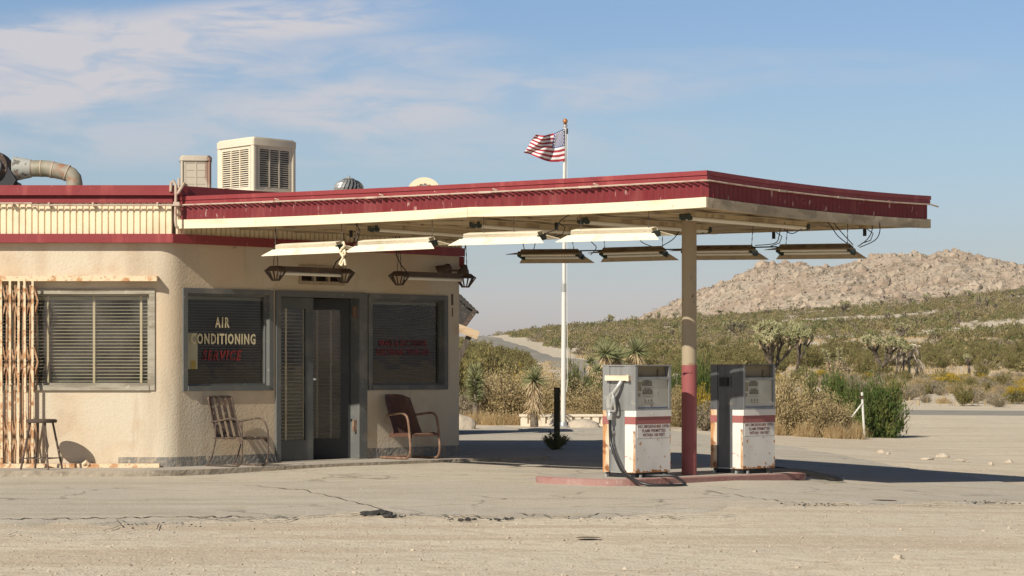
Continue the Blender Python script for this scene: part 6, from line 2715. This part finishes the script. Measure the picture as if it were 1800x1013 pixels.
# ------------------------------------------------------------------ Joshua trees
def joshua_mesh(seed, levels, spread, trunk, droop=.0, leafy=1.0, width=1.0, blades_n=46, blen=.17):
    """about one unit tall: (trunk arrays, crown arrays)"""
    g = random.Random(seed)
    mb = MB()
    tips = []

    def grow(p, d, L_, r, lev):
        n_ = 4
        pts, rr_ = [p.copy()], [r]
        for i in range(n_):
            d = (d + Vector((g.gauss(0, .17), g.gauss(0, .17), (.14 if lev < levels else .05) * (1 - droop) - droop * .30 * (levels - lev) * (i + 1) / n_))).normalized()
            p = p + d * L_ / n_
            pts.append(p.copy())
            rr_.append(r * (1 - .22 * (i + 1) / n_))
        mb.tube(pts, rr_, 6)
        if lev == 0:
            tips.append((p, d))
            return
        nb_ = g.choice((2, 2, 3)) if lev < levels else g.choice((3, 4))
        a0_ = g.uniform(0, 6.28)
        for k in range(nb_):
            a = a0_ + 6.283 * k / nb_ + g.uniform(-.4, .4)
            sp_ = spread * g.uniform(.7, 1.25)
            s = d.orthogonal().normalized()
            t = d.cross(s)
            nd = (d * math.cos(sp_) + (s * math.cos(a) + t * math.sin(a)) * math.sin(sp_) * width).normalized()
            grow(p, nd, blen * g.uniform(.72, 1.2) * (.92 ** (levels - lev)), r * .74, lev - 1 if g.random() > .10 else max(0, lev - 2))

    grow(Vector((0, 0, -.03)), Vector((g.uniform(-.1, .1), 0, 1)).normalized(), trunk, .045, levels)
    C, D_ = [], []
    C2, D2 = [], []
    gg = np.random.default_rng(seed)
    for p, d in tips:
        if gg.random() > leafy:
            continue
        n_ = blades_n
        v = gg.normal(size=(n_, 3))
        v /= np.linalg.norm(v, axis=1, keepdims=True)
        dv = np.array(d)
        v = v + dv * .55
        back = gg.uniform(0, .07, (n_, 1))
        C.append(np.array(p) - dv * back + v * .004)
        D_.append(v)
        # dead leaves folded down the branch below
        m_ = n_ // 3
        v2 = gg.normal(size=(m_, 3)) * .6 - dv * .8
        C2.append(np.array(p) - dv * gg.uniform(.05, .13, (m_, 1)))
        D2.append(v2)
    tv, tq = np.array(mb.v), mb.f
    return mb, (np.concatenate(C), np.concatenate(D_)) if C else None, (np.concatenate(C2), np.concatenate(D2)) if C2 else None


JP = []
for seed, lev, sp_, tr_, wd in ((3, 4, .62, .26, 1.0), (8, 4, .74, .12, 1.0), (14, 3, .62, .34, 1.0), (21, 3, .75, .24, 1.1), (33, 2, .5, .50, 1.0), (41, 5, .60, .17, 1.0)):
    mb, live, dead = joshua_mesh(seed, lev, sp_, tr_, width=wd)
    zmax = max(v[2] for v in mb.v) + .06
    half = max(abs(v[0]) for v in mb.v) + .05
    tm = bpy.data.meshes.new('trunk')
    tm.from_pydata(mb.v, [], mb.f)
    tm.materials.append(M['joshua_bark'])
    tm.polygons.foreach_set('use_smooth', [True] * len(tm.polygons))
    big = lev >= 4
    a = blades(live[0], live[1], rs.uniform(.045, .068, len(live[0])), .015, .15)
    b_ = blades(dead[0], dead[1], rs.uniform(.03, .055, len(dead[0])), .013, .2)
    v, q, mi = merge([a, b_])
    cm = np_mesh('crown', v, q, [M['joshua_leaf'], M['yucca_dead']], mi)
    JP.append((tm, cm, zmax, half))


def joshua(px, base, top, wpx, label, variant, group='joshua trees on the hill', rz=None, lo=58.0, parts=True):
    d = ground_hit(px, base, lo)
    x = (px - 900) / F * d
    z = gz(x, d)
    tm, cm, zm, hw = JP[variant]
    h = (base - top) / F * d
    w_ = wpx / F * d
    o = thing('joshua_tree', label, 'tree', (x, d, z), rs.uniform(0, 6.28) if rz is None else rz, group)
    o.scale = (w_ / (2 * hw), w_ / (2 * hw), h / zm)
    link('trunk', tm, o)
    link('crown', cm, o)
    return o


joshua(1358, 674, 557, 140, 'largest joshua tree, many headed, right behind the charcoal pump', 5, rz=.4)
joshua(1399, 660, 558, 62, 'joshua tree rising close behind the largest one, on its right', 0, rz=2.0)
joshua(1548, 667, 583, 104, 'round crowned joshua tree left of the dead one', 0, rz=1.0)
joshua(1295, 592, 559, 62, 'wide many-stemmed joshua tree just right of the canopy post', 1)
joshua(1587, 607, 566, 38, 'crooked joshua tree above and left of the dead one', 2)
joshua(1700, 668, 620, 24, 'slender joshua tree on the flat right of the dead one', 4)
joshua(1476, 580, 556, 18, 'small joshua tree standing mid slope above the round green bush', 2)
joshua(1562, 569, 547, 22, 'left one of two small joshua trees side by side mid slope', 2)
joshua(1590, 566, 545, 24, 'right one of two small joshua trees side by side mid slope', 3)
joshua(1068, 573, 551, 34, 'widest joshua tree on the skyline left of the mountain', 1)
joshua(1113, 569, 554, 28, 'second widest joshua tree on the skyline left of the mountain', 3)
joshua(1182, 604, 575, 14, 'thin pale joshua tree on the slope left of the canopy post', 4)
for i, (px, base, top, w_) in enumerate([
        (1036, 573, 562, 14), (1022, 574, 566, 10), (1000, 576, 568, 9), (1139, 567, 553, 16), (1156, 566, 545, 14), (1186, 564, 549, 18), (1232, 561, 547, 16), (1266, 559, 544, 18), (1290, 557, 545, 14), (1316, 555, 544, 20),
        (1352, 554, 544, 18), (1392, 552, 537, 30), (1412, 551, 540, 18), (1440, 549, 539, 22), (1482, 551, 526, 34), (1466, 549, 536, 18), (1540, 575, 561, 14), (1600, 539, 523, 14), (1617, 563, 546, 11), (1630, 534, 514, 22), (1665, 531, 513, 18),
        (1664, 572, 553, 13), (1686, 568, 546, 13), (1700, 527, 509, 22), (1720, 547, 512, 18), (1736, 551, 521, 13), (1742, 556, 549, 12), (1752, 551, 533, 14), (1778, 528, 514, 16), (1795, 525, 512, 16), (1240, 583, 572, 14), (1160, 578, 566, 10),
        (1548, 541, 527, 16), (1516, 545, 533, 14), (1575, 538, 524, 12), (1508, 577, 566, 10), (1640, 580, 566, 14), (1768, 590, 574, 16), (1330, 571, 561, 12)]):
    joshua(px, base, top, w_, 'small joshua tree scattered on the upper hillside', (2, 3, 4, 0, 1)[i % 5], 'small joshua trees on the upper hillside')

# the dead joshua tree: bleached drooping limbs
mb, _, _ = joshua_mesh(52, 4, .85, .34, droop=.55, width=1.0, blen=.20)
zmax = max(v[2] for v in mb.v)
hw = max(abs(v[0]) for v in mb.v)
d = ground_hit(1600, 666)
x = (1600 - 900) / F * d
o = thing('dead_joshua_tree', 'dead joshua tree with bleached drooping limbs', 'tree', (x, d, gz(x, d)), 2.2)
o.scale = (40 / F * d / hw, 40 / F * d / hw, 62 / F * d / zmax)
mbt = MB()
mbt.v, mbt.f, mbt.m = mb.v, mb.f, mb.m
t_ = mbt.build('trunk', M['dead_wood'], o, smooth=60)
c = np.array([mb.v[i] for i in rs.integers(len(mb.v) // 4, len(mb.v), 900)])
dr = rs.normal(0, .5, c.shape) + [0, 0, -1.0]
v, q = blades(c, dr, rs.uniform(.03, .09, len(c)), .014, .3)
o2 = mesh_np('dead_leaves', v, q, M['dead_wood'], parent=o)


# ------------------------------------------------------------------ yuccas
def yucca(px, d, head_y, base_y, rpx, label, skirt=.5, tilt=0.0, seed=1, n=150, group='yuccas behind the lot', name='yucca', trunk_r=.075):
    """trunk with a skirt of dead leaves under a ball of stiff blades"""
    x = (px - 900) / F * d
    z = gz(x, d)
    zh = EYE + (HOR - head_y) / F * d - z
    r = rpx / F * d
    g = np.random.default_rng(seed)
    o = thing(name, label, 'yucca', (x, d, z), 0, group)
    lean = Vector((tilt, 0, 0))
    b = MB()
    pts = [Vector((0, 0, -.05)), Vector((tilt * .2, 0, zh * .3)), Vector((tilt * .6, .01, zh * .7)), Vector((tilt, 0, zh))]
    b.tube(pts, [trunk_r * 1.1, trunk_r, trunk_r * 1.05, trunk_r * .8], 12)
    b.build('trunk', M['yucca_trunk'], o, smooth=60)
    ctr = np.array([tilt, 0, zh])
    v = g.normal(size=(n, 3))
    v /= np.linalg.norm(v, axis=1, keepdims=True)
    v[:, 2] = np.where(v[:, 2] < -.55, -v[:, 2], v[:, 2])
    c = ctr + v * .04
    f_ = blades(c, v, r * g.uniform(.75, 1.1, n), .034, .10)
    np_o = mesh_np('leaves', f_[0], f_[1], M['yucca_leaf'], parent=o)
    if skirt:
        m_ = int(n * 3.6)
        a = g.uniform(0, 6.283, m_)
        zt = zh - g.uniform(.02, skirt * zh, m_)
        k = zt / zh
        c = np.stack([np.cos(a) * trunk_r * .8 + tilt * k, np.sin(a) * trunk_r * .8, zt], 1)
        dr = np.stack([np.cos(a) * .34, np.sin(a) * .34, -np.ones(m_)], 1) + g.normal(0, .22, (m_, 3))
        f_ = blades(c, dr, r * g.uniform(.55, .95, m_), .032, .2)
        mesh_np('dead_skirt', f_[0], f_[1], M['yucca_dead'], parent=o)
    return o


yucca(939, 51.2, 668, 745, 26, 'yucca with a long dead leaf skirt standing before the low wall', .62, .0, 1, 120, trunk_r=.085)
yucca(1061, 62, 622, 735, 27, 'leftmost of three tall yuccas behind the silver pump', .30, .05, 2)
yucca(1084, 62.6, 630, 735, 27, 'middle one of three tall yuccas behind the silver pump', .30, .0, 3)
yucca(1110, 63, 618, 735, 28, 'rightmost of three tall yuccas behind the silver pump, leaning right', .30, .12, 4)
yucca(1048, 61.4, 637, 735, 15, 'short yucca head leaning low left of the three tall ones', .30, -.12, 5, 70, trunk_r=.06)
yucca(1052, 61.0, 652, 735, 14, 'lowest yucca head just left of the silver pump', .30, -.05, 6, 70, trunk_r=.06)
# young yucca, leafy from top to bottom
x = (835 - 900) / F * 54.5
o = thing('yucca', 'leafy young yucca, green from top to bottom, near the station corner', 'yucca', (x, 54.5, gz(x, 54.5)), 0, 'yuccas behind the lot')
b = MB()
ht = EYE + (HOR - 648) / F * 54.5
b.tube([(0, 0, -.05), (.02, 0, ht * .5), (0, 0, ht)], [.07, .07, .05], 10)
b.build('trunk', M['yucca_trunk'], o, smooth=60)
g = np.random.default_rng(77)
n = 620
a = g.uniform(0, 6.283, n)
zt = ht * (.38 + .62 * g.random(n))
c = np.stack([np.cos(a) * .05, np.sin(a) * .05, zt], 1)
dr = np.stack([np.cos(a), np.sin(a), .25 + 1.6 * np.maximum(0, (zt / ht - .8) / .2) + 0 * a], 1) + g.normal(0, .15, (n, 3))
f_ = blades(c, dr, .19 * g.uniform(.8, 1.2, n), .026, .1)
mesh_np('leaves', f_[0], f_[1], M['yucca_leaf'], parent=o)
# shaggy pair of young joshua trees leaning above the green bushes
for px, base, top, tl, lb in ((1462, 664, 616, -.5, 'left leaning shaggy young joshua tree above the green bushes'), (1475, 664, 613, .05, 'straight shaggy young joshua tree above the green bushes')):
    d = ground_hit(px, base)
    x = (px - 900) / F * d
    h = (base - top) / F * d
    o = thing('young_joshua_tree', lb, 'tree', (x, d, gz(x, d)), 0, 'young joshua trees above the green bushes')
    b = MB()
    b.tube([(0, 0, -.05), (tl * .4, 0, h * .5), (tl, 0, h * .96)], [.10, .10, .08], 8)
    b.build('trunk', M['joshua_bark'], o, smooth=60)
    n = 420
    a = g.uniform(0, 6.283, n)
    t = .15 + .85 * g.random(n)
    c = np.stack([tl * t ** 1.3 + np.cos(a) * .06, np.sin(a) * .06, h * t], 1)
    dr = np.stack([np.cos(a), np.sin(a), np.where(t > .75, .6, -.5)], 1) + g.normal(0, .2, (n, 3))
    v, q = blades(c, dr, .26 * g.uniform(.7, 1.2, n), .05, .15)
    mesh_np('crown', v, q, [M['joshua_leaf'], M['yucca_dead']], (t < .62).astype(int), parent=o)
# ------------------------------------------------------------------ thin desert haze
hb = MB()
hb.box(-1720, 1720, -720, 2020, -1.5, 100)
hm = bpy.data.materials.new('haze')
hm.use_nodes = True
nt = hm.node_tree
nt.nodes.remove(nt.nodes['Principled BSDF'])
vol = nt.nodes.new('ShaderNodeVolumePrincipled')
vol.inputs['Color'].default_value = (.90, .89, .88, 1)
vol.inputs['Density'].default_value = .00014
vol.inputs['Anisotropy'].default_value = .3
nt.links.new(vol.outputs[0], nt.nodes['Material Output'].inputs['Volume'])
hz_o = hb.build('haze', hm)
hz_o['kind'] = 'stuff'
hz_o['label'] = 'thin pale desert haze in the air'
SC.cycles.volume_bounces = 0
